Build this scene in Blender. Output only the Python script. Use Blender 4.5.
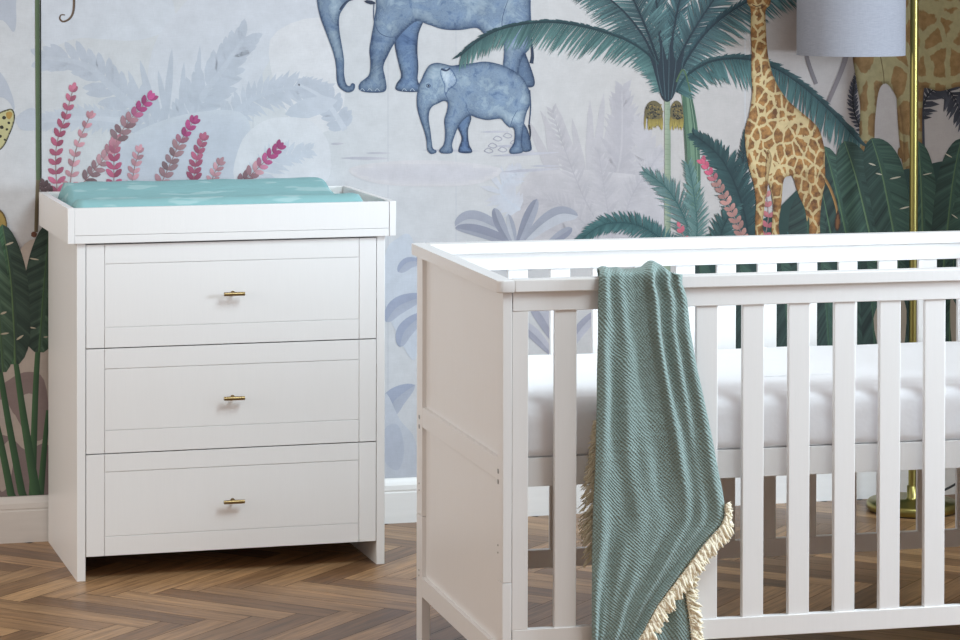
import bpy, bmesh, math, random
import numpy as np
from mathutils import Vector, Matrix
from mathutils.geometry import tessellate_polygon

for o in list(bpy.data.objects): bpy.data.objects.remove(o)
PI = math.pi
S = 0.87                      # survey units -> metres
C = bpy.context.scene.collection

# ------------------------------------------------------------------ camera
F, YAW, PITCH, ROLL, VY = 2927.56, .2726, .015, .0021, -322.31
CX, CY, CZ = -1.0512, -7.6967, 1.6583
cam_data = bpy.data.cameras.new('camera'); cam = bpy.data.objects.new('camera', cam_data); C.objects.link(cam)
cam_data.sensor_width = 36; cam_data.lens = F * 36 / 960; cam_data.shift_y = VY / 960
cam_data.clip_start = .1; cam_data.clip_end = 100
cam.matrix_world = Matrix.Translation((CX*S, CY*S, CZ*S)) @ (Matrix.Rotation(-YAW, 4, 'Z') @ Matrix.Rotation(PI/2 - PITCH, 4, 'X') @ Matrix.Rotation(ROLL, 4, 'Z'))
bpy.context.scene.camera = cam

# ------------------------------------------------------------------ world, lights, exposure
sc = bpy.context.scene
sc.view_settings.view_transform = 'Standard'; sc.view_settings.look = 'None'
sc.view_settings.gamma = 1; sc.view_settings.use_curve_mapping = False
sc.view_settings.exposure = 0.0
world = bpy.data.worlds.new('room_light'); sc.world = world; world.use_nodes = True
bg = world.node_tree.nodes['Background']; bg.inputs[0].default_value = (1.0, .86, .79, 1); bg.inputs[1].default_value = .50
def area(name, loc, target, sx, sy, power, col, spread=180):
    l = bpy.data.lights.new(name, 'AREA'); l.shape = 'RECTANGLE'; l.size = sx*S; l.size_y = sy*S
    l.energy = power; l.color = col; l.spread = math.radians(spread)
    o = bpy.data.objects.new(name, l); C.objects.link(o); o.location = Vector(loc)*S
    o.rotation_euler = (Vector(target) - Vector(loc)).to_track_quat('-Z', 'Y').to_euler()
    return o
area('window_daylight', (4.0, -2.5, 1.45), (.6, .1, .8), .8, .9, 86, (.75, .88, 1.0))
area('skylight_softbox', (2.1, -3.1, 4.0), (.6, .2, .2), 1.8, 1.8, 23, (.77, .92, 1.0), 80)
area('left_fill', (-2.7, -.9, 1.3), (.2, .2, .4), 1.6, 1.2, 20, (1.0, .97, .90))  # warm fill lamp added to brighten the left-facing sides

# ------------------------------------------------------------------ small helpers
def lin(c):
    return tuple((x/255/12.92) if x/255 <= .04045 else ((x/255+.055)/1.055)**2.4 for x in c)
def ray(u, v):
    u -= 480; v -= 320 + VY
    cr, sr = math.cos(ROLL), math.sin(ROLL); u, v = cr*u + sr*v, -sr*u + cr*v
    x, y2, z2 = u/F, 1, -v/F
    cp, sp = math.cos(PITCH), math.sin(PITCH); y = cp*y2 + sp*z2; z = -sp*y2 + cp*z2
    c, s = math.cos(YAW), math.sin(YAW)
    return (c*x + s*y, -s*x + c*y, z)
YW = .568                     # face of the papered wall
def wp(u, v):                 # where a sight line meets the papered wall
    d = ray(u, v); t = (YW - CY)/d[1]; return (CX + d[0]*t, CZ + d[2]*t)
KA, KP = -.0258, (.787, -1.262)   # the cot stands slightly turned
def kp(u, v, yl):             # a sight line in the cot's own frame at depth yl
    c, s = math.cos(KA), math.sin(KA); px, py = KP; d = ray(u, v)
    o = (px + c*(CX-px) + s*(CY-py), py - s*(CX-px) + c*(CY-py), CZ)
    dl = (c*d[0] + s*d[1], -s*d[0] + c*d[1], d[2]); t = (yl - o[1])/dl[1]
    return (o[0] + dl[0]*t, yl, o[2] + dl[2]*t)

def tag(o, label, cat, group=None, kind=None):
    if label: o['label'] = label
    if cat: o['category'] = cat
    if group: o['group'] = group
    if kind: o['kind'] = kind
def empty(name, loc, rz=0):
    o = bpy.data.objects.new(name, None); C.objects.link(o); o.empty_display_size = .05
    o.location = Vector(loc)*S; o.rotation_euler = (0, 0, rz); return o
class MB:
    """collects shapes (survey units, relative to org) and links them as one mesh"""
    def __init__(s, org=(0, 0, 0), k=1): s.bm = bmesh.new(); s.o = Vector(org); s.k = k
    def box(s, x0, x1, y0, y1, z0, z1, bev=.0015, seg=2):
        r = bmesh.ops.create_cube(s.bm, size=1)
        for v in r['verts']:
            v.co = Vector((x0 + (v.co.x+.5)*(x1-x0), y0 + (v.co.y+.5)*(y1-y0), z0 + (v.co.z+.5)*(z1-z0))) - s.o
        if bev:
            es = list({e for v in r['verts'] for e in v.link_edges})
            bmesh.ops.bevel(s.bm, geom=es, offset=bev, segments=seg, affect='EDGES', profile=.5)
        return s
    def prism(s, pts, z0, z1, bev=0):         # outline in xy, extruded in z
        n = len(pts)
        a = [s.bm.verts.new(Vector((x, y, z0)) - s.o) for x, y in pts]
        b = [s.bm.verts.new(Vector((x, y, z1)) - s.o) for x, y in pts]
        fs = [s.bm.faces.new(a[::-1]), s.bm.faces.new(b)]
        for i in range(n): fs.append(s.bm.faces.new((a[i], a[(i+1) % n], b[(i+1) % n], b[i])))
        if bev:
            es = [e for f in fs[:2] for e in f.edges]
            bmesh.ops.bevel(s.bm, geom=es, offset=bev, segments=2, affect='EDGES', profile=.5)
        return s
    def tube(s, pts, r, n=20, caps=True, rad=None):
        pts = [Vector(p) - s.o for p in pts]; rings = []
        t0 = (pts[1]-pts[0]).normalized(); up = Vector((0, 0, 1)) if abs(t0.z) < .9 else Vector((1, 0, 0))
        nx = t0.cross(up).normalized()
        for i, p in enumerate(pts):
            t = (pts[min(i+1, len(pts)-1)] - pts[max(i-1, 0)]).normalized()
            nx = (nx - t*nx.dot(t)).normalized(); ny = t.cross(nx); rr = rad[i] if rad else r
            rings.append([s.bm.verts.new(p + (nx*math.cos(2*PI*k/n) + ny*math.sin(2*PI*k/n))*rr) for k in range(n)])
        for a, b in zip(rings, rings[1:]):
            for k in range(n): s.bm.faces.new((a[k], a[(k+1) % n], b[(k+1) % n], b[k]))
        if caps: s.bm.faces.new(rings[0][::-1]); s.bm.faces.new(rings[-1])
        return s
    def lathe(s, c, prof, n=64, close=True):   # prof: (r, z)
        c = Vector(c) - s.o; rings = []
        for r, z in prof: rings.append([s.bm.verts.new(c + Vector((r*math.cos(2*PI*k/n), r*math.sin(2*PI*k/n), z))) for k in range(n)])
        for a, b in zip(rings, rings[1:]):
            for k in range(n): s.bm.faces.new((a[k], a[(k+1) % n], b[(k+1) % n], b[k]))
        if close: s.bm.faces.new(rings[0][::-1]); s.bm.faces.new(rings[-1])
        return s
    def build(s, name, mat, parent=None, smooth=False, ang=20):
        bmesh.ops.recalc_face_normals(s.bm, faces=s.bm.faces)
        for v in s.bm.verts: v.co *= S*s.k
        me = bpy.data.meshes.new(name); s.bm.to_mesh(me); s.bm.free()
        me.materials.append(mat)
        for p in me.polygons: p.use_smooth = True
        try: me.set_sharp_from_angle(angle=math.radians(80 if smooth else ang))
        except Exception: pass
        o = bpy.data.objects.new(name, me); C.objects.link(o)
        if parent: o.parent = parent
        else: o.location = s.o*S
        return o

# ------------------------------------------------------------------ materials
def mat(name, col, rough=.5, metal=0, **k):
    m = bpy.data.materials.new(name); m.use_nodes = True
    b = m.node_tree.nodes['Principled BSDF']
    b.inputs['Base Color'].default_value = (*col, 1); b.inputs['Roughness'].default_value = rough; b.inputs['Metallic'].default_value = metal
    for a, v in k.items(): b.inputs[a.replace('_', ' ')].default_value = v
    return m
def N(m, t, **k):
    n = m.node_tree.nodes.new(t)
    for a, v in k.items(): setattr(n, a, v)
    return n
def LK(m, a, b): m.node_tree.links.new(a, b)
def mapped(m, kind, scale, rot=(0, 0, 0)):
    tc = N(m, 'ShaderNodeTexCoord'); mp = N(m, 'ShaderNodeMapping'); mp.inputs['Scale'].default_value = scale; mp.inputs['Rotation'].default_value = rot
    LK(m, tc.outputs[kind], mp.inputs[0]); return mp.outputs[0]
def noise(m, vec, sc_, det=4, rough=.55):
    n = N(m, 'ShaderNodeTexNoise'); n.inputs['Scale'].default_value = sc_; n.inputs['Detail'].default_value = det; n.inputs['Roughness'].default_value = rough
    LK(m, vec, n.inputs['Vector']); return n.outputs['Fac']
def ramp(m, fac, stops):
    r = N(m, 'ShaderNodeValToRGB'); e = r.color_ramp.elements
    while len(e) < len(stops): e.new(.5)
    for i, (p, c) in enumerate(stops): e[i].position = p; e[i].color = (*c, 1) if len(c) == 3 else c
    LK(m, fac, r.inputs[0]); return r.outputs[0]
def mul(m, a, b, fac=1, mode='MULTIPLY'):
    x = N(m, 'ShaderNodeMix'); x.data_type = 'RGBA'; x.blend_type = mode
    if isinstance(fac, (int, float)): x.inputs[0].default_value = fac
    else: LK(m, fac, x.inputs[0])
    for i, v in ((6, a), (7, b)):
        if isinstance(v, tuple): x.inputs[i].default_value = (*v, 1)
        else: LK(m, v, x.inputs[i])
    return x.outputs[2]
def bump(m, h, st, dist=.001):
    b = N(m, 'ShaderNodeBump'); b.inputs['Strength'].default_value = st; b.inputs['Distance'].default_value = dist
    LK(m, h, b.inputs['Height']); LK(m, b.outputs[0], m.node_tree.nodes['Principled BSDF'].inputs['Normal'])
def base(m, sock): LK(m, sock, m.node_tree.nodes['Principled BSDF'].inputs['Base Color'])

M = {}
m = M['white'] = mat('white_lacquer', (.85,)*3, .38)
v = mapped(m, 'Object', (1, 1, 1)); n_ = noise(m, mapped(m, 'Object', (260, 260, 14)), 1, 3); base(m, ramp(m, n_, [(.3, (.855,)*3), (.7, (.868,)*3)])); bump(m, n_, .02, .0003)
m = M['cotwhite'] = mat('white_painted_beech', (.80, .795, .78), .36)
n_ = noise(m, mapped(m, 'Object', (200, 200, 12)), 1, 3); base(m, ramp(m, n_, [(.3, (.842, .838, .83)), (.7, (.858, .854, .848))])); bump(m, n_, .02, .0003)
M['gap'] = mat('shadow_gap_board', (.25, .25, .25), .7)
m = M['brass'] = mat('aged_brass', lin((150, 128, 88)), .32, 1)
m = M['gold'] = mat('satin_brass', lin((152, 143, 86)), .33, 1)
M['black'] = mat('black_rubber', (.015, .015, .015), .5)
M['steel'] = mat('steel_bolt', (.35, .34, .33), .3, 1)
m = M['skirt'] = mat('skirting_paint', (.80, .795, .78), .4)
n_ = noise(m, mapped(m, 'Object', (8, 8, 60)), 1, 3); base(m, ramp(m, n_, [(.3, (.78, .775, .76)), (.7, (.82, .815, .80))]))
m = M['sheet'] = mat('white_cotton', (.84, .84, .86), .85, Sheen_Weight=.2)
w = noise(m, mapped(m, 'Object', (9, 9, 9)), 1, 4); bump(m, w, .35, .012)
m = M['shade'] = mat('linen_shade', lin((222, 222, 228)), .9)
a = N(m, 'ShaderNodeTexNoise'); a.inputs['Scale'].default_value = 1; a.inputs['Detail'].default_value = 3; LK(m, mapped(m, 'Object', (60, 60, 1100)), a.inputs['Vector'])
b_ = noise(m, mapped(m, 'Object', (900, 900, 50)), 1, 3); x = mul(m, ramp(m, a.outputs['Fac'], [(.3, lin((146, 148, 156))), (.7, lin((160, 162, 172)))]), ramp(m, b_, [(.3, (.90, .90, .90)), (.7, (1, 1, 1))])); base(m, x)
m = M['pad'] = mat('teal_bird_print_cotton', lin((150, 203, 206)), .85)
p1 = noise(m, mapped(m, 'Object', (9, 26, 40), (0, 0, .5)), 1, 2, .5); base(m, ramp(m, p1, [(.57, lin((134, 178, 181))), (.62, lin((158, 193, 195)))])); bump(m, noise(m, mapped(m, 'Object', (14, 30, 30), (0, 0, .6)), 1, 2), .35, .01)
# muslin: crinkled double gauze
m = M['muslin'] = mat('sage_muslin', lin((138, 172, 168)), .9, Sheen_Weight=.25)
h = None
def wave(m, sx, rot, dist):
    wv = N(m, 'ShaderNodeTexWave'); wv.bands_direction = 'X'; wv.inputs['Scale'].default_value = 1; wv.inputs['Distortion'].default_value = dist; wv.inputs['Detail'].default_value = 2; wv.inputs['Detail Scale'].default_value = .8
    tc = N(m, 'ShaderNodeTexCoord'); mp = N(m, 'ShaderNodeMapping'); mp.inputs['Rotation'].default_value = (0, 0, rot)
    sc2 = N(m, 'ShaderNodeVectorMath', operation='MULTIPLY'); sc2.inputs[1].default_value = (sx, sx*.25, 1)
    wz = N(m, 'ShaderNodeTexNoise'); wz.inputs['Scale'].default_value = 14; wz.inputs['Detail'].default_value = 4; LK(m, tc.outputs['UV'], wz.inputs['Vector']); wa = N(m, 'ShaderNodeVectorMath', operation='MULTIPLY_ADD'); wa.inputs[1].default_value = (.020, .020, 0); LK(m, wz.outputs['Color'], wa.inputs[0]); LK(m, tc.outputs['UV'], wa.inputs[2]); LK(m, wa.outputs[0], mp.inputs[0]); LK(m, mp.outputs[0], sc2.inputs[0]); LK(m, sc2.outputs[0], wv.inputs['Vector']); return wv.outputs['Color']
w1 = wave(m, 52, .80, 3); w2 = wave(m, 48, -.62, 3)
pm = noise(m, mapped(m, 'UV', (9, 9, 1)), 1, 3); pr_ = ramp(m, pm, [(.35, (.6,)*3), (.65, (1,)*3)]); pr2 = ramp(m, pm, [(.35, (1,)*3), (.65, (.6,)*3)])
add = N(m, 'ShaderNodeMath', operation='ADD'); LK(m, mul(m, w1, pr_), add.inputs[0]); LK(m, mul(m, w2, pr2), add.inputs[1])
nn = noise(m, mapped(m, 'UV', (120, 120, 1)), 1, 3); ad2 = N(m, 'ShaderNodeMath', operation='ADD'); LK(m, add.outputs[0], ad2.inputs[0]); LK(m, nn, ad2.inputs[1])
bg1 = noise(m, mapped(m, 'UV', (16, 60, 1), (0, 0, .55)), 1, 3); ad3 = N(m, 'ShaderNodeMath', operation='MULTIPLY_ADD'); LK(m, bg1, ad3.inputs[0]); ad3.inputs[1].default_value = 2.4; LK(m, ad2.outputs[0], ad3.inputs[2]); bump(m, ad3.outputs[0], .62, .0022)
base(m, ramp(m, ad2.outputs[0], [(.1, lin((112, 133, 130))), (.9, lin((136, 158, 154)))]))
M['cream'] = mat('cream_cotton_fringe', lin((252, 245, 222)), .9)
# wood planks
m = M['wood'] = mat('oak_parquet', (.2, .13, .08), .37)
at = N(m, 'ShaderNodeAttribute', attribute_name='Col')
g1 = noise(m, mapped(m, 'UV', (3.5, 55, 1)), 1, 5, .65); g2 = noise(m, mapped(m, 'UV', (12, 260, 1)), 1, 3, .6); g3 = noise(m, mapped(m, 'UV', (2, 9, 1)), 1, 3)
x = mul(m, at.outputs['Color'], ramp(m, g1, [(.25, (.42, .39, .36)), (.5, (.97, .96, .95)), (.75, (1.45, 1.40, 1.32))]))
x = mul(m, x, ramp(m, g2, [(.3, (.72, .70, .68)), (.6, (1.08, 1.08, 1.08))])); x = mul(m, x, ramp(m, g3, [(.3, (.82, .81, .80)), (.7, (1.15, 1.15, 1.15))]))
base(m, x); bump(m, g2, .2, .0008)
M['groove'] = mat('plank_joint', lin((48, 36, 28)), .8)
# wallpaper prints: colour comes from the drawn shape, washes from noise
def printmat(name, fine=(.93, 1.05), vein=False, crack=0):
    m = mat(name, (1, 1, 1), .75); at = N(m, 'ShaderNodeAttribute', attribute_name='Col')
    n1 = noise(m, mapped(m, 'Object', (22, 22, 22)), 1, 6, .62); n2 = noise(m, mapped(m, 'Object', (500, 500, 60)), 1, 2)
    n3 = noise(m, mapped(m, 'Object', (60, 60, 500)), 1, 2)
    x = mul(m, at.outputs['Color'], ramp(m, n1, [(.3, (fine[0],)*3), (.7, (fine[1],)*3)]))
    x = mul(m, x, ramp(m, n2, [(.3, (.97,)*3), (.7, (1.02,)*3)])); x = mul(m, x, ramp(m, n3, [(.3, (.97,)*3), (.7, (1.02,)*3)]))
    if vein:
        uv = N(m, 'ShaderNodeUVMap'); sp = N(m, 'ShaderNodeSeparateXYZ'); LK(m, uv.outputs[0], sp.inputs[0])
        ab = N(m, 'ShaderNodeMath', operation='ABSOLUTE'); LK(m, sp.outputs[1], ab.inputs[0])
        ma = N(m, 'ShaderNodeMath', operation='MULTIPLY_ADD'); LK(m, ab.outputs[0], ma.inputs[0]); ma.inputs[1].default_value = -.10; LK(m, sp.outputs[0], ma.inputs[2])
        cb = N(m, 'ShaderNodeCombineXYZ'); LK(m, ma.outputs[0], cb.inputs[0])
        nz = N(m, 'ShaderNodeTexNoise', noise_dimensions='3D'); nz.inputs['Scale'].default_value = 15; nz.inputs['Detail'].default_value = 5; nz.inputs['Roughness'].default_value = .7
        LK(m, cb.outputs[0], nz.inputs['Vector'])
        x = mul(m, x, ramp(m, nz.outputs['Fac'], [(.38, (.42, .48, .50)), (.5, (1, 1, 1)), (.6, (1.75, 1.6, 1.5))]))
    if crack:
        vo = N(m, 'ShaderNodeTexNoise'); vo.inputs['Scale'].default_value = 1; vo.inputs['Detail'].default_value = 8; vo.inputs['Roughness'].default_value = .7; vo.inputs['Distortion'].default_value = .5
        LK(m, mapped(m, 'Object', (21, 21, 21)), vo.inputs['Vector'])
        x = mul(m, x, ramp(m, vo.outputs['Fac'], [(.32, (.34, .42, .58)), (.42, (.74, .80, .90)), (.48, (1.0, 1.0, 1.0)), (.50, (.62, .68, .80)), (.52, (1.02, 1.02, 1.0)), (.68, (1.55, 1.42, 1.26))]), crack)
    base(m, x); bump(m, n2, .06, .0005); return m
M['print'] = printmat('mural_print'); M['leafprint'] = printmat('mural_banana_leaf_print', vein=True); M['eleprint'] = printmat('mural_watercolour_print', (.85, 1.12), crack=1.0)
def spots(name, sc_, thr, dark, mid, cream):
    m = mat(name, (1, 1, 1), .75); at = N(m, 'ShaderNodeAttribute', attribute_name='Col'); vec = mapped(m, 'Object', (sc_, sc_, sc_*.72))
    wn = N(m, 'ShaderNodeTexNoise'); wn.inputs['Scale'].default_value = 2.2; LK(m, vec, wn.inputs['Vector'])
    va = N(m, 'ShaderNodeVectorMath', operation='MULTIPLY_ADD'); LK(m, wn.outputs['Color'], va.inputs[0]); va.inputs[1].default_value = (.35, .35, .35); LK(m, vec, va.inputs[2])
    vo = N(m, 'ShaderNodeTexVoronoi', feature='DISTANCE_TO_EDGE'); vo.inputs['Scale'].default_value = 1; LK(m, va.outputs[0], vo.inputs['Vector'])
    n1 = noise(m, mapped(m, 'Object', (45, 45, 45)), 1, 5, .65)
    patch = ramp(m, n1, [(.35, dark), (.65, mid)]); cr = ramp(m, n1, [(.35, tuple(c*.80 for c in cream)), (.65, cream)])
    f = ramp(m, vo.outputs['Distance'], [(thr, (0, 0, 0)), (thr*1.35, (1, 1, 1))])
    base(m, mul(m, mul(m, cr, patch, f, 'MIX'), at.outputs['Color'])); return m
M['giraffe'] = spots('mural_giraffe_print', 39, .078, lin((108, 70, 38)), lin((194, 142, 82)), lin((226, 203, 154)))
M['giraffebig'] = spots('mural_tall_giraffe_print', 17, .10, lin((132, 100, 56)), lin((158, 124, 78)), lin((176, 164, 120)))

# ================================================================== THE ROOM
rnd = random.Random(7)
def struct(o): o['kind'] = 'structure'; return o

# --- herringbone floor: every plank a face of the one floor mesh
def make_floor():
    W, L = .0808, .523; vs, fs, cols, uvs, mi = [], [], [], [], []
    def rect(a0, a1, b0, b1, alonga, z=0, mat_=0):
        r2 = math.sqrt(.5); k = len(vs); g = .0008
        ps = [(a0+g, b0+g), (a1-g, b0+g), (a1-g, b1-g), (a0+g, b1-g)]
        for a, b in ps: vs.append((((a+b)*r2 + OX)*S, ((b-a)*r2 + OY)*S, z))
        fs.append((k, k+1, k+2, k+3)); mi.append(mat_)
        t = rnd.random(); c1, c2 = (120, 89, 62), (176, 140, 102); t = t*t*(3-2*t)
        c = lin(tuple(c1[i] + (c2[i]-c1[i])*t for i in range(3)))
        ou, ov = rnd.random()*50, rnd.random()*50
        for a, b in ps:
            cols.append(c); uvs.append((((a-a0) if alonga else (b-b0)) + ou, ((b-b0) if alonga else (a-a0)) + ov))
    OX, OY = .627, -.20
    P2 = L*math.sqrt(2); q2 = W*math.sqrt(2)
    for j in range(-3, 9):
        for i in range(-70, 75):
            a, b = i*W + j*L, i*W - j*L
            xw = (a+b)*.7071 + OX; yw = (b-a)*.7071 + OY
            if xw < -4 or xw > 5 or yw > 1.2 or yw < -4.6: continue
            rect(a, a+L, b, b+W, True); rect(a+L, a+L+W, b+W-L, b+W, False)
    me = bpy.data.meshes.new('floor')
    k = len(vs); vs += [(-4.4*S, -8.0*S, -.003), (5.4*S, -8.0*S, -.003), (5.4*S, 1.3*S, -.003), (-4.4*S, 1.3*S, -.003)]; fs.append((k, k+1, k+2, k+3)); mi.append(1); cols += [(.02,)*3]*4; uvs += [(0, 0)]*4
    vs2 = []
    # boards that reach past the papered wall stay under its foot
    for x, y, z in vs: vs2.append((x, min(y, (YW+.06)*S), z))
    me.from_pydata(vs2, [], fs); me.materials.append(M['wood']); me.materials.append(M['groove'])
    me.polygons.foreach_set('material_index', mi)
    ca = me.color_attributes.new('Col', 'FLOAT_COLOR', 'POINT'); ca.data.foreach_set('color', np.array([(*c, 1) for c in cols], 'f').ravel())
    ul = me.uv_layers.new(name='UVMap'); ul.data.foreach_set('uv', np.array(uvs, 'f').ravel())
    me.update(); o = bpy.data.objects.new('floor', me); C.objects.link(o); struct(o)
make_floor()

# --- unseen wall pier added to keep window light off the mural's right side
struct(MB().box(2.98, 3.10, -.42, YW+.1, 0, 2.9, 0).build('wall_right_blocker', mat('blocker_paint', (.62, .61, .60), .8)))
# --- skirting
def make_skirting():
    prof = [(YW+.01, 0), (.553, 0), (.553, .0885), (.5545, .0905), (.5545, .094), (.553, .096), (.554, .110), (.558, .119), (.563, .1265), (.566, .1297), (YW+.01, .1297)]
    bm = bmesh.new(); a = [bm.verts.new((-3.6*S, y*S, z*S)) for y, z in prof]; b = [bm.verts.new((4.7*S, y*S, z*S)) for y, z in prof]
    n = len(prof); bm.faces.new(a); bm.faces.new(b[::-1])
    for i in range(n): bm.faces.new((a[i], b[i], b[(i+1) % n], a[(i+1) % n]))
    bmesh.ops.recalc_face_normals(bm, faces=bm.faces); me = bpy.data.meshes.new('baseboard_back'); bm.to_mesh(me); bm.free(); me.materials.append(M['skirt'])
    o = bpy.data.objects.new('baseboard_back', me); C.objects.link(o); struct(o)
make_skirting()

# --- the papered wall: a jungle mural drawn as thin printed shapes on one wall mesh
class Mural:
    mats = ['print', 'leafprint', 'eleprint', 'giraffe', 'giraffebig']
    def __init__(s): s.v = []; s.c = []; s.uv = []; s.f = []; s.mi = []; s.layer = 1
    def y(s, sub=0): s.k = getattr(s, 'k', 0)+1; return YW - s.layer*1.3e-5 - (s.k % 12)*1.0e-6
    def add(s, pts, faces, cols, mt='print', uv=None, sub=0):
        k = len(s.v); yy = s.y(sub)
        for i, (u, w) in enumerate(pts):
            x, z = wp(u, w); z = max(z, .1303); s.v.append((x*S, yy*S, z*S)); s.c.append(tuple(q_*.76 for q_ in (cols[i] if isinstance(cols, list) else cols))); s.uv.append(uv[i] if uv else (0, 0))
        for f in faces: s.f.append(tuple(k+i for i in f)); s.mi.append(s.mats.index(mt))
    def next(s): s.layer += 1; s.k = 0
    @staticmethod
    def cr(pts, n=5, closed=True):
        out = []; m_ = len(pts)
        for i in range(m_ if closed else m_-1):
            if closed: p0, p1, p2, p3 = pts[i-1], pts[i], pts[(i+1) % m_], pts[(i+2) % m_]
            else: p0, p1, p2, p3 = pts[max(i-1, 0)], pts[i], pts[i+1], pts[min(i+2, m_-1)]
            for j in range(n):
                t = j/n
                out.append(tuple(.5*((2*p1[k]) + (-p0[k]+p2[k])*t + (2*p0[k]-5*p1[k]+4*p2[k]-p3[k])*t*t + (-p0[k]+3*p1[k]-3*p2[k]+p3[k])*t**3) for k in range(2)))
        if not closed: out.append(tuple(pts[-1]))
        return out
    def poly(s, pts, col, mt='print', smooth=5, nxt=True, sub=0):
        q = s.cr(pts, smooth) if smooth else pts
        tri = tessellate_polygon([[Vector((a, b, 0)) for a, b in q]])
        s.add(q, tri, lin(col) if max(col) > 2 else col, mt, sub=sub)
        if nxt: s.next()
    def blob(s, pts, edge, mid, w=8, mt='print', light=None, step=1.6):
        """filled outline whose print runs from an edge colour to a body colour"""
        e = np.array(lin(edge) if max(edge) > 2 else edge); c = np.array(lin(mid) if max(mid) > 2 else mid)
        q = s.cr(pts, 5); tri = tessellate_polygon([[Vector((a, b, 0)) for a, b in q]]); s.add(q, tri, tuple(e), mt); s.next()
        Q = np.array(q); A, B = Q, np.roll(Q, -1, 0)
        x0, y0 = Q.min(0); x1, y1 = Q.max(0); xs = np.arange(x0, x1, step); ys = np.arange(y0, y1, step)
        X, Y = np.meshgrid(xs, ys); Pn = np.stack([X.ravel(), Y.ravel()], 1)
        D = np.full(len(Pn), 1e9); ins = np.zeros(len(Pn), bool)
        for a, b in zip(A, B):
            ab = b-a; t = np.clip(((Pn-a)@ab)/(ab@ab+1e-9), 0, 1); d = np.hypot(*(Pn-(a+t[:, None]*ab)).T); D = np.minimum(D, d)
            cnd = ((a[1] > Pn[:, 1]) != (b[1] > Pn[:, 1])); xi = (b[0]-a[0])*(Pn[:, 1]-a[1])/((b[1]-a[1]) if b[1] != a[1] else 1e-9)+a[0]; ins ^= cnd & (Pn[:, 0] < xi)
        ok = (ins & (D > .5)).reshape(X.shape); t = np.clip(D/w, 0, 1); t = 1-(1-t)**2
        col = e + (c-e)*t[:, None]
        idx = -np.ones(X.shape, int); k = 0; pts_ = []; cl = []
        sel = ok; rr, cc = np.nonzero(sel); idx[rr, cc] = np.arange(len(rr)); colr = col.reshape(*X.shape, 3)
        pts_ = [(X[r, q_], Y[r, q_]) for r, q_ in zip(rr, cc)]; cl = [tuple(colr[r, q_]) for r, q_ in zip(rr, cc)]
        fc = [(idx[r, q_], idx[r, q_+1], idx[r+1, q_+1], idx[r+1, q_]) for r, q_ in zip(rr, cc) if r+1 < X.shape[0] and q_+1 < X.shape[1] and ok[r, q_+1] and ok[r+1, q_+1] and ok[r+1, q_]]
        s.add(pts_, fc, cl, mt); s.next()
    def stroke(s, path, w0, w1, col, col2=None, mt='print', nxt=True, smooth=6):
        q = s.cr(path, smooth, False) if smooth else path; n = len(q); pts, cols = [], []
        c1 = lin(col); c2 = lin(col2) if col2 else c1
        for i, p in enumerate(q):
            a, b = q[max(i-1, 0)], q[min(i+1, n-1)]; dx, dy = b[0]-a[0], b[1]-a[1]; l = math.hypot(dx, dy)+1e-9; w = (w0+(w1-w0)*i/(n-1))/2
            pts += [(p[0]-dy/l*w, p[1]+dx/l*w), (p[0]+dy/l*w, p[1]-dx/l*w)]; cols += [c1, c2]
        s.add(pts, [(2*i, 2*i+1, 2*i+3, 2*i+2) for i in range(n-1)], cols, mt)
        if nxt: s.next()
    def leaf(s, p, ang, l, w, c0, c1=None, sub=0, mt='print'):
        ca, sa = math.cos(ang), math.sin(ang); c0 = c0; c1 = c1 or c0
        shape = [(0, 0), (.25, .42), (.6, .5), (.88, .28), (1, 0), (.88, -.28), (.6, -.5), (.25, -.42)]
        pts = [(p[0]+ca*a*l-sa*b*w, p[1]+sa*a*l+ca*b*w) for a, b in shape]
        s.add(pts, [tuple(range(8))], [tuple(c0[k]+(c1[k]-c0[k])*a for k in range(3)) for a, b in shape], mt, sub=sub)
    def feather(s, rib, L, n=60, sides=(1, -1), sweep=(70, 35), w=2.2, dark=(32, 66, 70), light=(120, 165, 160), ribcol=None, ribw=2.0, gravity=0, jit=.12, blunt=False, taper=None, lowlight=None):
        """a palm frond: leaflets swept along a rib; L = leaflet length (or (start, mid, end))"""
        q = s.cr(rib, 12, False); Q = np.array(q); seg = np.hypot(*(Q[1:]-Q[:-1]).T); cum = np.concatenate([[0], np.cumsum(seg)])
        Ls = L if isinstance(L, tuple) else (L*.7, L, L*.45)
        for sd in sides:
            for i in range(n):
                t = (i+.5)/n; d = t*cum[-1]; p = np.array([np.interp(d, cum, Q[:, 0]), np.interp(d, cum, Q[:, 1])])
                p2 = np.array([np.interp(min(d+3, cum[-1]), cum, Q[:, 0]), np.interp(min(d+3, cum[-1]), cum, Q[:, 1])]); p1 = np.array([np.interp(max(d-3, 0), cum, Q[:, 0]), np.interp(max(d-3, 0), cum, Q[:, 1])])
                ta = math.atan2(p2[1]-p1[1], p2[0]-p1[0]); sw = math.radians(sweep[0]+(sweep[1]-sweep[0])*t)+rnd.uniform(-jit, jit)
                a = ta + sd*sw
                if gravity: a2 = math.atan2(math.sin(a)+gravity, math.cos(a)); a = a2
                ln = (Ls[0]+(Ls[1]-Ls[0])*min(1, t*2.5)) if t < .4 else (Ls[1]+(Ls[2]-Ls[1])*((t-.4)/.6)**1.5)
                ln *= rnd.uniform(.86, 1.08); r = rnd.random()
                dk = lin(dark); lt = lin(lowlight if (lowlight and sd == sides[0]) else light); k = .35+.65*r
                cend = tuple(dk[j]+(lt[j]-dk[j])*k for j in range(3)); cb = tuple(dk[j]+(lt[j]-dk[j])*k*.25 for j in range(3))
                ca, sa = math.cos(a), math.sin(a); bend = sd*.0
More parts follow.
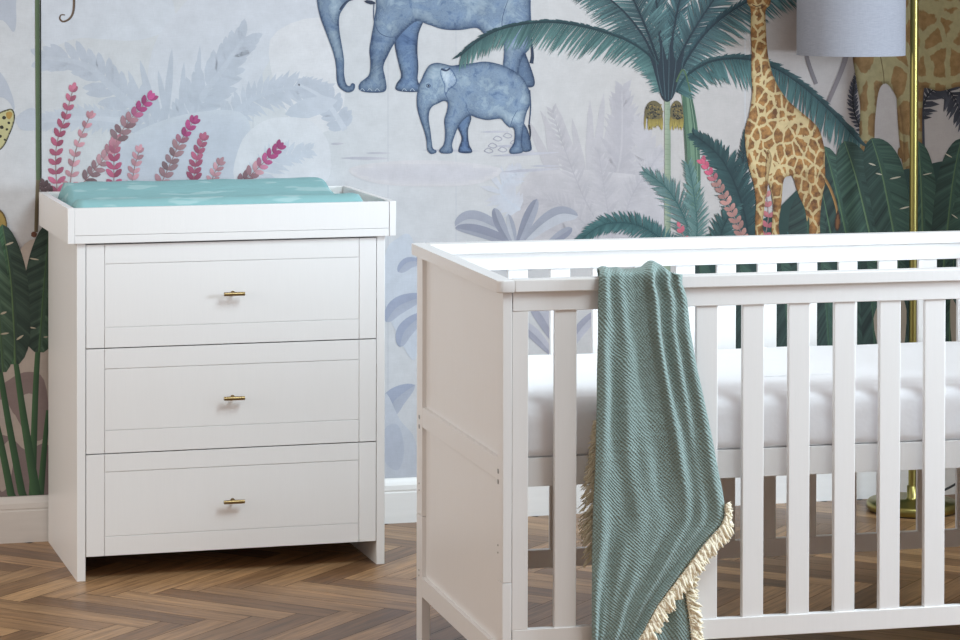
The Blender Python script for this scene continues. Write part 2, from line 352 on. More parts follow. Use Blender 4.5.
                if blunt: s.leaf(tuple(p), a, ln, w, cb, cend, sub=i)
                else:
                    hw = w/2; pts = [(p[0]-sa*hw*.6, p[1]+ca*hw*.6), (p[0]+ca*ln*.5-sa*hw, p[1]+sa*ln*.5+ca*hw), (p[0]+ca*ln, p[1]+sa*ln+.06*ln), (p[0]+ca*ln*.5+sa*hw, p[1]+sa*ln*.5-ca*hw), (p[0]+sa*hw*.6, p[1]-ca*hw*.6)]
                    cm = tuple((a_+b_)/2 for a_, b_ in zip(cb, cend)); s.add(pts, [(0, 1, 3, 4), (1, 2, 3)], [cb, cm, cend, cm, cb], sub=i)
        s.next()
        s.stroke(rib, ribw, ribw*.35, ribcol or dark)
    def banana(s, mid, wl, wr, cl, cr_, rib=(120, 150, 110), tears=(), stem=None, ribw=2.2, edge=.8):
        """broad leaf, two halves with side veins; mid runs tip -> base"""
        q = s.cr(mid, 8, False); n = len(q); m_ = 5; pts, cols, uvs, fs = [], [], [], []
        for i, p in enumerate(q):
            t = i/(n-1); a, b = q[max(i-1, 0)], q[min(i+1, n-1)]; dx, dy = b[0]-a[0], b[1]-a[1]; l = math.hypot(dx, dy)+1e-9
            prof = min(1, math.sin(min(t/.55, 1)*PI/2)**.65) * (1 - max(0, (t-.72)/.28)**2.2*.75)
            for j in range(-m_, m_+1):
                f = j/m_; w = (wl if f < 0 else wr)*prof*abs(f)*(1 if f < 0 else -1)
                pts.append((p[0]-dy/l*w*1.0, p[1]+dx/l*w*1.0 ))
                c = lin(cl if f < 0 else cr_); sh = 1-(1-edge)*abs(f)**3; cols.append(tuple(x*sh for x in c)); uvs.append((t*n/14 + (3.3 if f > 0 else 0) + s.layer*.77, f))
        k = 2*m_+1
        for i in range(n-1):
            for j in range(2*m_): fs.append((i*k+j, i*k+j+1, (i+1)*k+j+1, (i+1)*k+j))
        s.add(pts, fs, cols, 'leafprint', uvs); s.next()
        s.stroke(mid, .6, ribw, rib, tuple(int(x*.7) for x in rib))
        for (x, y, a, l, w) in tears:
            s.leaf((x, y), math.radians(a), l, w, lin((212, 205, 185)), sub=1)
        s.next()
    def sprig(s, path, stops, n=9, l=8, w=5.2, stem=(170, 130, 130), top=True):
        q = s.cr(path, 10, False); Q = np.array(q); cum = np.concatenate([[0], np.cumsum(np.hypot(*(Q[1:]-Q[:-1]).T))])
        s.stroke(path, .8, .6, stem)
        for i in range(n):
            t = (i+.3)/n; d = t*cum[-1]; p = (np.interp(d, cum, Q[:, 0]), np.interp(d, cum, Q[:, 1])); pb = (np.interp(min(d+2, cum[-1]), cum, Q[:, 0]), np.interp(min(d+2, cum[-1]), cum, Q[:, 1])); pa = (np.interp(max(d-2, 0), cum, Q[:, 0]), np.interp(max(d-2, 0), cum, Q[:, 1]))
            ta = math.atan2(pb[1]-pa[1], pb[0]-pa[0])
            for sd in (1, -1):
                cc = None
                for (t0, c0), (t1, c1) in zip(stops, stops[1:]):
                    if t0 <= t <= t1: f = (t-t0)/(t1-t0); cc = tuple(c0[k]+(c1[k]-c0[k])*f for k in range(3))
                cc = cc or stops[-1][1]; j = rnd.uniform(.84, 1.08); cc = lin(tuple(min(250, x*j) for x in cc))
                s.leaf(p, ta+sd*rnd.uniform(.70, 1.05)*(1-.4*t), l*1.22*(1-.2*t)*rnd.uniform(.88, 1.1), w*.98*(1-.15*t), tuple(x*.78 for x in cc), cc, sub=i*2+(sd > 0))
        s.leaf(q[-3], ta, l*.9, w*.8, cc, sub=3); s.next()
    def build(s, name):
        me = bpy.data.meshes.new(name); me.from_pydata(s.v, [], s.f)
        for k in s.mats: me.materials.append(M[k])
        me.polygons.foreach_set('material_index', s.mi)
        ca = me.color_attributes.new('Col', 'FLOAT_COLOR', 'POINT'); ca.data.foreach_set('color', np.array([(*c, 1) for c in s.c], 'f').ravel())
        ul = me.uv_layers.new(name='UVMap'); li = np.zeros(len(me.loops), int); me.loops.foreach_get('vertex_index', li)
        ul.data.foreach_set('uv', np.array(s.uv, 'f')[li].ravel()); me.update()
        # every printed face looks into the room
        nr = np.zeros(len(me.polygons)*3); me.polygons.foreach_get('normal', nr)
        flip = [i for i, a in enumerate(nr[1::3]) if a > .5]
        bm = bmesh.new(); bm.from_mesh(me); bm.faces.ensure_lookup_table()
        bmesh.ops.reverse_faces(bm, faces=[bm.faces[i] for i in flip]); bm.to_mesh(me); bm.free()
        o = bpy.data.objects.new(name, me); C.objects.link(o); return o

mu = Mural()
# paper's print tone, light falloff painted in towards the right, + wall's own thickness
def paper():
    nx, nz = 60, 26; x0, x1, z0, z1 = -3.6, 4.7, 0, 2.9; vs = []; cs = []
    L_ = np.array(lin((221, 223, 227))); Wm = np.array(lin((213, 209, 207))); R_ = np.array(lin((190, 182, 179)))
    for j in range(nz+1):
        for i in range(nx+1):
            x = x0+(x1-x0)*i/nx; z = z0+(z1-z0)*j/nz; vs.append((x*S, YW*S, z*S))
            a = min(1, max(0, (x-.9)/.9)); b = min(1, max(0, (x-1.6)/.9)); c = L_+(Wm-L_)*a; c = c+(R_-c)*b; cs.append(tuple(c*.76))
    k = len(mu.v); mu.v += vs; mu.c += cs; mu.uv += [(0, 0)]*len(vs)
    for j in range(nz):
        for i in range(nx): mu.f.append((k+j*(nx+1)+i, k+j*(nx+1)+i+1, k+(j+1)*(nx+1)+i+1, k+(j+1)*(nx+1)+i)); mu.mi.append(0)
    k = len(mu.v); b = [(x*S, y*S, z*S) for y in (YW, YW+.12) for x, z in ((x0, z0), (x1, z0), (x1, z1), (x0, z1))]
    mu.v += b; mu.c += [tuple(L_)]*8; mu.uv += [(0, 0)]*8
    for f in ((4, 5, 6, 7), (0, 1, 5, 4), (1, 2, 6, 5), (2, 3, 7, 6), (3, 0, 4, 7)): mu.f.append(tuple(k+i for i in f)); mu.mi.append(0)
paper()
# faint seams between the wallpaper drops
for x in (253, 388, 456, 745): mu.stroke([(x, -80), (x, 500)], .8, .8, (206, 208, 214), smooth=0)
# ---- misty background plants
p1, p2, p3 = (213, 218, 228), (205, 211, 222), (198, 204, 216)
def fan(c, tips, w, col, blunt=True):
    for i, (x, y) in enumerate(tips):
        a = math.atan2(y-c[1], x-c[0]); l = math.hypot(x-c[0], y-c[1]); mu.leaf(c, a, l, w, lin(col), lin(col), sub=i)
    mu.next()
mu.poly([(40, -10), (150, -20), (175, 20), (140, 40), (80, 38), (45, 45)], (222, 226, 234))
mu.poly([(150, 60), (170, 20), (230, -30), (330, -30), (310, 40), (270, 60), (240, 120), (180, 140), (150, 110)], (221, 224, 232))
mu.poly([(270, 40), (330, 20), (345, 90), (330, 130), (290, 120)], (231, 231, 235))
mu.feather([(165, 135), (120, 95), (85, 65), (45, 58)], (26, 30, 22), 15, w=9, sweep=(60, 25), dark=p3, light=p2, blunt=True, ribw=10, ribcol=p2)
mu.feather([(180, 140), (200, 100), (222, 70), (243, 40)], (30, 34, 22), 15, w=9, sweep=(55, 25), dark=p3, light=p2, blunt=True, ribw=9, ribcol=p2)
mu.feather([(225, 120), (255, 98), (290, 88), (325, 90)], (18, 24, 14), 20, w=6, sweep=(70, 40), dark=p3, light=p1, ribw=6, ribcol=p2)
mu.feather([(120, 120), (80, 118), (40, 122)], (14, 18, 12), 18, w=6, sweep=(70, 40), dark=p2, light=p1, ribw=6, ribcol=p1)
for x0, y0, x1, y1, w in ((165, 130, 172, 48, 7), (158, 130, 140, 60, 8), (150, 130, 128, 70, 8), (168, 125, 158, 70, 6), (180, 130, 184, 62, 6), (195, 120, 200, 45, 6), (205, 110, 180, 78, 5)): mu.leaf((x0, y0), math.atan2(y1-y0, x1-x0), math.hypot(x1-x0, y1-y0), w, lin(p3), lin(p2), sub=x0)
mu.next()
mu.blob([(110, 150), (170, 118), (240, 112), (250, 150), (230, 185), (120, 185)], (214, 219, 228), (208, 213, 224), 20, step=4)
mu.feather([(345, 130), (325, 100), (300, 85)], 20, 12, w=7, dark=p3, light=p2, blunt=True, ribw=6, ribcol=p1)
mu.leaf((338, 100), math.radians(165), 55, 20, lin(p1), lin(p2)); mu.next()
mu.poly([(240, 145), (262, 122), (290, 117), (315, 124), (330, 150), (320, 186), (240, 186)], (229, 230, 235))
mu.feather([(245, 190), (275, 160), (310, 150)], 22, 16, w=5, dark=p1, light=p1, ribw=2, ribcol=p1)
# left edge: pale leaf shapes
mu.poly([(-40, -20), (10, -15), (16, 10), (14, 32), (2, 20), (-20, 20)], p3); mu.poly([(-30, 50), (0, 72), (12, 95), (14, 110), (4, 98), (-30, 90)], p3)
mu.poly([(16, 118), (30, 108), (38, 112), (38, 128), (22, 130)], p2)
# right of the elephants: ghost palms
g1, g2 = (203, 199, 203), (192, 188, 194)
for bx, by, tips in ((590, 215, [(540, 110), (556, 105), (572, 118), (590, 100), (604, 92), (618, 96), (632, 110), (640, 130), (650, 150), (560, 150), (612, 130)]), (560, 190, [(528, 120), (536, 140), (545, 115), (575, 150)])):
    fan((bx, by), tips, 9, g1)
mu.feather([(600, 225), (620, 160), (622, 90)], (22, 34, 16), 22, w=7, sweep=(55, 30), dark=g2, light=g1, ribw=3, ribcol=g1)
mu.feather([(625, 235), (650, 190), (640, 120)], (20, 30, 12), 18, w=7, sweep=(60, 30), dark=g1, light=g1, ribw=3, ribcol=g1)
mu.blob([(525, 178), (560, 170), (610, 172), (655, 184), (660, 240), (520, 240)], (212, 208, 211), (203, 199, 203), 16, step=4)
for rb in ([(612, 246), (585, 200), (565, 150), (552, 110)], [(606, 246), (575, 215), (548, 200), (522, 205)], [(618, 246), (630, 200), (652, 165), (662, 150)], [(600, 246), (560, 232), (530, 226)], [(614, 246), (606, 200), (598, 150)]): mu.feather(rb, (14, 22, 10), 26, w=3, sweep=(58, 32), dark=g2, light=(214, 210, 213), ribw=1.6, ribcol=g2)
mu.feather([(520, 210), (500, 190), (520, 170)], 22, 12, w=6, dark=p1, light=(216, 214, 220), ribw=3, ribcol=p1)
# ground strokes by the elephants
for (x, y, l, w) in ((340, 158, 50, 3), (395, 164, 22, 2), (455, 176, 40, 2), (500, 172, 60, 3), (530, 166, 30, 2), (365, 153, 26, 2), (330, 144, 14, 2.4), (480, 132, 30, 2), (495, 146, 40, 3), (515, 150, 20, 3), (420, 150, 60, 2), (490, 156, 70, 3), (440, 182, 30, 2)):
    mu.leaf((x, y), rnd.uniform(-.08, .08), l, w, lin((192, 192, 204)), lin((212, 210, 218)), sub=x)
mu.next()
for x, y in ((488, 146), (498, 150), (510, 143), (503, 136), (493, 139), (484, 151)): mu.stroke([(x, y), (x+4, y-3), (x+9, y), (x+5, y+2), (x, y)], .8, .8, (176, 176, 190), nxt=False, smooth=3)
mu.next()
mu.blob([(350, 168), (420, 160), (500, 168), (470, 185), (380, 184)], (224, 221, 224), (216, 214, 220), 10, step=4)
# blue-grey leaves low in the middle
b1, b2, b3 = (172, 175, 188), (152, 155, 171), (200, 202, 210)
def softleaf(mid, wl, wr, c1, c2):
    q = mu.cr(mid, 7, False); n = len(q); pts, cols, fs = [], [], []
    for i, p in enumerate(q):
        t = i/(n-1); a, b = q[max(i-1, 0)], q[min(i+1, n-1)]; dx, dy = b[0]-a[0], b[1]-a[1]; l = math.hypot(dx, dy)+1e-9; pr = math.sin(PI*t**.8)**.8 if 0 < t < 1 else 0.02
        for f in (-1, 0, 0, 1):
            w = (wl if f < 0 else wr)*pr*abs(f)*(1 if f < 0 else -1); pts.append((p[0]-dy/l*w, p[1]+dx/l*w))
        A, B = lin(c1), lin(c2); cols += [A, tuple(x*.92 for x in A), B, tuple(x*1.04 for x in B)]
    for i in range(n-1):
        for j in (0, 2): fs.append((i*4+j, i*4+j+1, i*4+j+5, i*4+j+4))
    mu.add(pts, fs, cols, 'print'); mu.next()
softleaf([(455, 226), (470, 219), (492, 226), (520, 246)], 9, 9, b3, b1); softleaf([(455, 228), (475, 232), (500, 240), (520, 248)], 4, 8, b1, b2)
softleaf([(494, 208), (500, 225), (512, 246)], 5, 6, b2, b1); softleaf([(508, 214), (512, 230), (516, 246)], 4, 4, b3, b1)
softleaf([(537, 199), (527, 222), (516, 248)], 6, 6, b2, b1); softleaf([(578, 216), (560, 214), (540, 226), (518, 248)], 8, 9, b1, b3); softleaf([(572, 228), (560, 236), (545, 246)], 5, 5, b1, b2)
fan((520, 270), [(495, 255), (540, 250), (560, 256), (480, 262)], 9, b3)
for mid, a, b in (([(400, 270), (408, 262), (425, 262)], 8, 6), ([(386, 322), (396, 308), (412, 300), (430, 296)], 8, 9), ([(400, 347), (404, 332), (416, 320), (430, 312)], 8, 8), ([(385, 420), (395, 400), (415, 385)], 10, 12)): softleaf(mid, a, b, (190, 196, 211), (172, 180, 200))
mu.poly([(385, 255), (395, 240), (412, 238), (420, 300), (415, 360), (395, 330), (384, 300)], (213, 219, 229)); 
for mid, a, b in (([(386, 322), (396, 308), (412, 300), (430, 296)], 8, 9), ([(400, 347), (404, 332), (416, 320), (430, 312)], 8, 8), ([(398, 272), (408, 262), (425, 262)], 7, 5)): softleaf(mid, a, b, (188, 194, 210), (170, 178, 199))
mu.poly([(384, 395), (400, 420), (415, 440), (418, 480), (384, 478)], (208, 213, 223)); mu.poly([(384, 430), (398, 425), (404, 450), (398, 470), (384, 460)], (197, 203, 217))
# behind the cot bars at the left: soft grey lilies
for mid, a, b in (([(530, 300), (545, 320), (560, 350)], 8, 8), ([(575, 300), (562, 325), (558, 352)], 8, 8), ([(600, 310), (580, 330), (565, 356)], 6, 6), ([(515, 320), (535, 335), (555, 358)], 6, 6), ([(632, 300), (620, 320), (615, 350)], 8, 8), ([(655, 305), (640, 330), (630, 355)], 8, 8), ([(680, 315), (668, 330), (650, 360)], 5, 6)): softleaf(mid, a, b, (176, 176, 190), (196, 195, 205))
# ---- monkey tail curl, leopard, hanging vine at the left
mu.stroke([(73, -14), (74, 6), (71, 17), (64, 21.5), (60, 19), (61, 15), (65, 15)], 2.6, 1.0, (128, 106, 88), (90, 72, 60))
mu.blob([(-22, 116), (-6, 114), (5, 110), (12, 109), (15, 116), (13, 126), (9, 136), (4, 146), (-4, 152), (-24, 156)], (70, 66, 48), (206, 200, 150), 2.4, step=1)
for x, y, r in ((4, 118, 2.2), (9, 122, 1.6), (2, 126, 2.2), (7, 130, 1.5), (0, 136, 2), (5, 139, 1.3), (-3, 143, 2), (10, 115, 1.6)): mu.leaf((x-r, y), rnd.uniform(-.6, .6), 2*r, 1.7*r, lin((52, 50, 40)), sub=x+5)
mu.next(); mu.poly([(6, 113), (10, 111.5), (12.5, 114), (10, 119), (7, 118)], (186, 150, 80))
mu.stroke([(37, -60), (37.5, 60), (38.2, 182)], 4.6, 4.2, (106, 124, 92), (72, 92, 66)); mu.stroke([(40.2, -60), (40.6, 60), (41, 182)], 1.2, 1.2, (34, 40, 30))
mu.stroke([(38.2, 180), (36.5, 215), (36, 232)], 4.2, 3.4, (126, 116, 92), (96, 84, 66)); mu.leaf((31, 236), -.5, 6.5, 6, lin((124, 80, 64)), lin((104, 66, 54))); mu.next()
# ---- pink plants along the top of the chest
PK, LP, GB, MG = (206, 120, 148), (226, 172, 182), (152, 126, 132), (204, 92, 150)
for path, st, n, l in (
    ([(68, 200), (76, 150), (92, 112)], [(0, LP), (1, (222, 160, 172))], 9, 8), ([(58, 205), (56, 150), (66, 115), (74, 86)], [(0, PK), (.6, (200, 104, 134)), (1, (212, 130, 154))], 13, 9),
    ([(50, 196), (46, 188), (44, 184)], [(0, (96, 78, 82)), (1, (120, 96, 100))], 3, 8), ([(84, 182), (104, 158), (118, 138)], [(0, GB), (.6, LP), (1, PK)], 8, 9),
    ([(114, 196), (114, 160), (116, 140)], [(0, PK), (.6, (190, 96, 128)), (1, LP)], 7, 9.5), ([(131, 196), (134, 170), (140, 148)], [(0, LP), (1, (222, 164, 176))], 7, 8), ([(116, 142), (128, 122), (152, 96)], [(0, GB), (.45, (188, 140, 150)), (.6, MG), (1, MG)], 8, 10),
    ([(160, 186), (172, 160), (180, 142), (195, 119)], [(0, LP), (.25, GB), (.6, (196, 150, 156)), (.72, MG), (1, MG)], 10, 9.5), ([(192, 196), (196, 162), (204, 136)], [(0, (176, 92, 122)), (1, PK)], 9, 9),
    ([(210, 190), (214, 174), (221, 161)], [(0, LP), (1, LP)], 5, 7.5), ([(238, 186), (258, 168), (281, 145)], [(0, (140, 110, 118)), (.4, LP), (.62, MG), (1, MG)], 9, 9)):
    mu.sprig(path, st, n, l, l*.62)
# ---- the two blue elephants
ED, EM, EF, EFM = (76, 96, 124), (142, 163, 186), (60, 78, 106), (104, 126, 154)
f3 = lambda L_: [(300+x/3, y/3) for x, y in L_]
f4 = lambda L_: [(400+x/4, y/4) for x, y in L_]
mu.blob(f4([(475, 150), (510, 235), (536, 310), (536, 343), (512, 350), (470, 345), (455, 250), (450, 160)]), EF, EFM, 7, 'eleprint')
mu.blob(f3([(280, 60), (283, 130), (295, 190), (303, 228), (290, 250), (287, 268), (310, 275), (355, 275), (364, 262), (353, 240), (355, 200), (352, 150), (356, 100), (372, 40)]), EF, (118, 144, 178), 8, 'eleprint')
mu.stroke(f3([(690, 100), (697, 160), (694, 190)]), 1.6, 4, (48, 60, 84))
mu.blob(f3([(50, -120), (44, -60), (50, 0), (60, 50), (82, 110), (100, 160), (108, 200), (110, 240), (118, 262), (140, 277), (160, 272), (165, 255), (156, 249), (148, 258), (138, 250), (132, 220), (132, 180), (126, 140), (118, 90), (118, 50), (130, 25), (150, 2), (180, -4), (215, -14), (240, -80), (180, -150), (100, -160)]), ED, EM, 9, 'eleprint')
mu.blob(f3([(170, -140), (225, -10), (222, 60), (214, 110), (208, 150), (211, 190), (206, 225), (180, 248), (177, 268), (200, 277), (245, 277), (259, 266), (256, 235), (250, 200), (264, 165), (288, 122), (315, 90), (350, 64), (385, 74), (430, 88), (480, 90), (530, 84), (556, 104), (590, 108), (608, 104), (612, 150), (608, 200), (606, 240), (604, 262), (650, 268), (656, 240), (658, 200), (672, 165), (690, 140), (693, 70), (692, 0), (700, -100), (640, -220), (450, -260), (260, -240)]), ED, EM, 13, 'eleprint', step=2)
mu.stroke(f3([(222, 10), (222, 60), (240, 100), (285, 110), (330, 70)]), .9, .5, (70, 90, 124)); mu.stroke(f3([(120, 30), (127, 18), (140, 5), (160, -2)]), 2.2, 1, (52, 66, 92))
mu.stroke(f3([(608, 104), (606, 60), (620, 10), (650, -60)]), .9, .5, (78, 98, 132))
mu.leaf((364, 1), .2, 12, 4, lin((46, 58, 80))); mu.next()
# small one
mu.blob(f4([(470, 470), (500, 500), (514, 530), (526, 585), (522, 603), (495, 607), (480, 590), (470, 540)]), EF, EFM, 5, 'eleprint')
mu.blob(f4([(236, 440), (228, 500), (246, 550), (236, 588), (234, 608), (262, 613), (286, 610), (287, 598), (276, 575), (272, 520), (284, 465)]), EF, (112, 138, 172), 5, 'eleprint')
mu.blob(f4([(100, 285), (118, 260), (145, 251), (175, 255), (205, 262), (240, 258), (290, 252), (340, 246), (395, 256), (445, 277), (485, 305), (508, 340), (521, 380), (519, 420), (506, 450), (497, 490), (490, 540), (488, 580), (493, 600), (484, 612), (445, 615), (437, 600), (455, 570), (458, 530), (452, 512), (435, 508), (416, 490), (400, 475), (350, 480), (310, 472), (280, 463), (252, 482), (232, 510), (216, 550), (208, 580), (212, 602), (203, 613), (167, 613), (157, 600), (175, 575), (180, 530), (177, 480), (188, 440), (190, 412), (175, 404), (150, 415), (130, 425), (117, 448), (115, 480), (121, 520), (126, 560), (131, 592), (145, 602), (142, 612), (122, 615), (108, 597), (105, 560), (95, 520), (81, 480), (70, 440), (66, 400), (72, 350), (84, 320)]), ED, (148, 169, 191), 9, 'eleprint', step=1.2)
mu.blob(f4([(165, 275), (198, 270), (220, 298), (228, 325), (215, 345), (195, 360), (184, 380), (176, 366), (176, 340), (167, 320), (160, 295)]), (104, 128, 160), (178, 196, 216), 3.4, 'eleprint', step=1)
mu.stroke(f4([(164, 276), (185, 282), (200, 272)]), 2.2, 1.4, (52, 68, 98), nxt=False); mu.stroke(f4([(103, 342), (112, 336), (121, 343), (113, 350), (104, 344)]), .9, .9, (74, 92, 124), nxt=False); mu.leaf((427.2, 85.8), 0, 2.2, 1.8, lin((30, 36, 48)))
mu.next()
mu.stroke(f4([(180, 375), (195, 410), (188, 440)]), .8, .5, (84, 106, 140), nxt=False); mu.stroke(f4([(285, 463), (270, 440), (262, 410)]), .7, .4, (84, 106, 140), nxt=False); mu.stroke(f4([(440, 508), (452, 470), (470, 440)]), .8, .4, (84, 106, 140))
mu.stroke(f4([(518, 360), (522, 430), (516, 500)]), 1.4, 1, (60, 78, 108)); mu.stroke(f4([(516, 500), (521, 530), (519, 560)]), 2.2, .8, (40, 50, 70))
for cx_ in (360, 367.5, 375, 402, 410): mu.stroke([(cx_, 91), (cx_+2, 88.5), (cx_+4.5, 91)], .5, .5, (196, 208, 222), nxt=False, smooth=3)
mu.next()
# ---- stripes and dark palm behind the lamp
mu.stroke([(803, 40), (808, 62), (816, 84)], 4, 4, (128, 122, 126)); mu.stroke([(850, 40), (843, 66), (828, 102)], 5.5, 4, (138, 130, 134))
mu.feather([(862, 132), (854, 112), (853, 90), (858, 70)], 9, 16, w=3.2, sweep=(55, 30), dark=(24, 28, 40), light=(96, 98, 112), ribcol=(20, 24, 34))
mu.stroke([(923, 60), (921, 100), (922, 160)], 5.5, 6, (26, 30, 42), (66, 68, 82))
mu.feather([(918, 120), (930, 92), (950, 92), (972, 140)], 20, 26, w=4, sweep=(70, 45), dark=(22, 26, 38), light=(90, 92, 104), ribcol=(18, 22, 32))
mu.feather([(960, 90), (975, 110), (985, 150)], 22, 16, w=4, sweep=(70, 45), dark=(22, 26, 38), light=(90, 92, 104))
# ---- tall giraffe (its head is above the picture)
GE, GM = (.60, .57, .50), (1.0, 1.0, 1.0)
mu.blob([(903, 60), (897, 84), (897, 112), (900, 150), (903, 170), (908, 215), (921, 215), (922, 160), (922, 110), (924, 60)], (.62, .58, .50), (.92, .90, .86), 4, 'giraffebig')
mu.blob([(851, 30), (856, 80), (860, 106), (859, 138), (863, 156), (873, 150), (875, 118), (879, 90), (887, 84), (897, 100), (902, 130), (904, 165), (912, 210), (918, 205), (918, 140), (920, 91), (940, 91), (962, 86), (1010, 82), (1060, 60), (1070, -20), (1030, -70), (960, -90), (900, -110), (860, -60)], GE, GM, 8, 'giraffebig', step=2)
mu.stroke([(880, 55), (883, 72), (884, 84)], .9, .9, (110, 92, 56)); mu.leaf((899, 147), 1.4, 12, 5, lin((120, 88, 48))); mu.next()
# ---- the palm: trunk, crown, fruit, fronds
TD, TL = (24, 48, 58), (124, 164, 164)
mu.stroke([(667, 92), (667.5, 160), (667, 300)], 5.5, 6.5, (172, 184, 160), (140, 158, 136))
for y in range(104, 236, 5): mu.stroke([(664.6, y), (669.6, y+.6)], .5, .5, (140, 156, 132), nxt=False, smooth=0)
mu.next()
mu.poly([(682, 70), (686, 80), (692, 100), (697, 128), (700, 160), (700, 190), (697, 212), (690, 206), (688, 180), (686, 140), (683, 110), (681, 88)], (112, 142, 118))
for k in range(16): mu.stroke([(684+k*.15, 76), (683+k*.75, 110), (685+k*.95, 150), (688+k*.8, 205+rnd.uniform(-6, 10))], .8, .5, rnd.choice([(84, 116, 94), (140, 166, 140), (66, 98, 82), (120, 150, 124)]), nxt=(k == 15))
DK2, LT2 = (22, 44, 56), (116, 158, 158)
mu.feather([(667, 92), (661, 40), (655, -5), (645, -60)], (14, 26, 18), 80, w=2.0, sweep=(44, 28), dark=DK2, light=(104, 148, 150), ribw=2.6, ribcol=(24, 44, 56))
mu.feather([(668, 92), (672, 40), (682, -10), (700, -70)], (12, 24, 18), 80, w=2.0, sweep=(42, 28), dark=DK2, light=(96, 140, 144), ribw=2.6, ribcol=(24, 44, 56))
mu.feather([(666, 92), (654, 50), (638, 10), (618, -28), (596, -50)], (12, 34, 20), 96, w=2.0, sweep=(60, 36), dark=DK2, light=LT2, ribw=2.6, ribcol=(24, 44, 56), gravity=.22)
mu.feather([(666, 92), (656, 64), (643, 36), (622, 10), (596, -10), (570, -20)], (8, 34, 18), 100, w=2.0, sides=(-1,), sweep=(64, 40), dark=DK2, light=LT2, ribw=2.8, ribcol=(24, 44, 56), gravity=.3)
mu.feather([(670, 90), (680, 56), (696, 26), (716, -4), (740, -40)], (10, 30, 20), 90, w=2.0, sweep=(54, 34), dark=DK2, light=(104, 146, 148), ribw=2.6, ribcol=(24, 44, 56), gravity=.1)
mu.feather([(671, 90), (686, 60), (708, 30), (736, 8), (770, -8), (810, -16)], (10, 34, 24), 110, w=2.1, sides=(1,), sweep=(70, 44), dark=DK2, light=LT2, ribw=2.8, ribcol=(24, 44, 56), gravity=.2)
mu.feather([(671, 90), (686, 60), (708, 30), (736, 8), (770, -8), (810, -16)], (4, 12, 10), 90, w=2.0, sides=(-1,), sweep=(34, 18), dark=DK2, light=(60, 98, 104), ribw=2)
mu.feather([(667, 90), (655, 62), (630, 42), (590, 28), (548, 22), (508, 27), (482, 38), (461, 55)], (16, 36, 18), 120, w=2.2, sides=(-1,), sweep=(68, 38), dark=(34, 72, 76), light=(118, 160, 156), ribw=3, gravity=.2)
mu.feather([(667, 90), (655, 62), (630, 42), (590, 28), (548, 22), (508, 27), (482, 38), (461, 55)], (3, 7, 12), 90, w=2.6, sides=(1,), sweep=(30, 14), dark=(28, 54, 62), light=(60, 98, 102), ribw=2, gravity=0)
mu.feather([(676, 92), (688, 74), (712, 61), (746, 59), (776, 69), (802, 86), (830, 111), (860, 143)], (18, 36, 22), 130, w=2.3, sides=(1,), sweep=(82, 48), dark=(32, 68, 74), light=(104, 148, 146), ribw=2.6)
mu.feather([(688, 74), (712, 61), (746, 59), (776, 69), (802, 86), (830, 111), (860, 143)], (5, 12, 14), 90, w=3, sides=(-1,), sweep=(40, 18), dark=(24, 50, 58), light=(70, 108, 110), ribw=2.2)
mu.poly([(667, 102), (661.5, 97), (658, 86), (653, 68), (648, 50), (657, 66), (660, 52), (658, 30), (664, 50), (667, 60), (669, 48), (674, 26), (673, 50), (677, 62), (684, 50), (680, 70), (676, 86), (673, 97)], (34, 50, 62), smooth=3)
for x0, y0, x1, y1 in ((662, 96, 655, 56), (665, 99, 662, 44), (668, 100, 669, 40), (671, 98, 677, 46), (674, 94, 684, 56)): mu.stroke([(x0, y0), ((x0+x1)/2+(x1-x0)*.1, (y0+y1)/2), (x1, y1)], 1.1, .5, (84, 112, 120), (40, 60, 70))
mu.stroke([(676, 82), (682, 70), (686, 76), (690, 92)], 1.6, 1.2, (82, 110, 76))
for cx_, w_ in ((653.5, 9), (676.5, 6.5)):
    for i in range(26):
        x = cx_ + rnd.uniform(-1, 1)*w_; mu.leaf((x, 114), PI/2 + rnd.uniform(-.08, .08)+(x-cx_)*-.004, rnd.uniform(12, 17), 1.7, lin((120, 104, 52)), lin((186, 168, 92)), sub=i)
    mu.next()
    mu.poly([(cx_-w_*.7, 104), (cx_, 100.5), (cx_+w_*.7, 104), (cx_+w_, 112), (cx_+w_*.8, 118), (cx_, 119), (cx_-w_*.8, 118), (cx_-w_, 112)], (110, 100, 70))
    for i in range(46): mu.leaf((cx_+rnd.uniform(-.9, .9)*w_, rnd.uniform(103, 118)), rnd.uniform(0, 3), 2, 1.4, lin(rnd.choice([(36, 36, 38), (150, 128, 74), (52, 50, 46)])), sub=i)
    mu.next()
# ---- undergrowth in the right half, down to the skirting
mu.poly([(697, 262), (700, 236), (760, 222), (820, 170), (860, 168), (900, 170), (960, 158), (1060, 150), (1080, 330), (1080, 520), (700, 520), (694, 400)], (38, 66, 62), smooth=3)
mu.feather([(745, 246), (742, 190), (744, 150), (748, 128)], (12, 14, 8), 34, w=2.6, sweep=(50, 30), dark=(24, 48, 54), light=(62, 96, 98))
mu.feather([(752, 262), (742, 205), (722, 160), (693, 134)], (22, 27, 8), 60, w=3.6, sweep=(66, 40), dark=(24, 50, 56), light=(66, 104, 104), ribw=2)
mu.feather([(692, 250), (685, 220), (668, 190), (645, 172)], (22, 24, 8), 44, w=1.9, sweep=(54, 30), dark=(60, 100, 100), light=(138, 166, 164), ribw=1.8)
mu.feather([(690, 258), (697, 230), (693, 190), (688, 165)], (12, 20, 10), 34, w=1.9, sweep=(50, 30), dark=(66, 104, 102), light=(136, 170, 166), ribw=1.6)
mu.feather([(676, 250), (640, 226), (605, 224), (580, 240)], (14, 16, 8), 56, w=2.4, sweep=(72, 40), dark=(40, 80, 84), light=(92, 138, 138), ribw=2)
mu.feather([(715, 262), (722, 230), (735, 205)], 20, 30, w=2.6, sweep=(60, 36), dark=(26, 56, 60), light=(84, 122, 120), ribw=2)
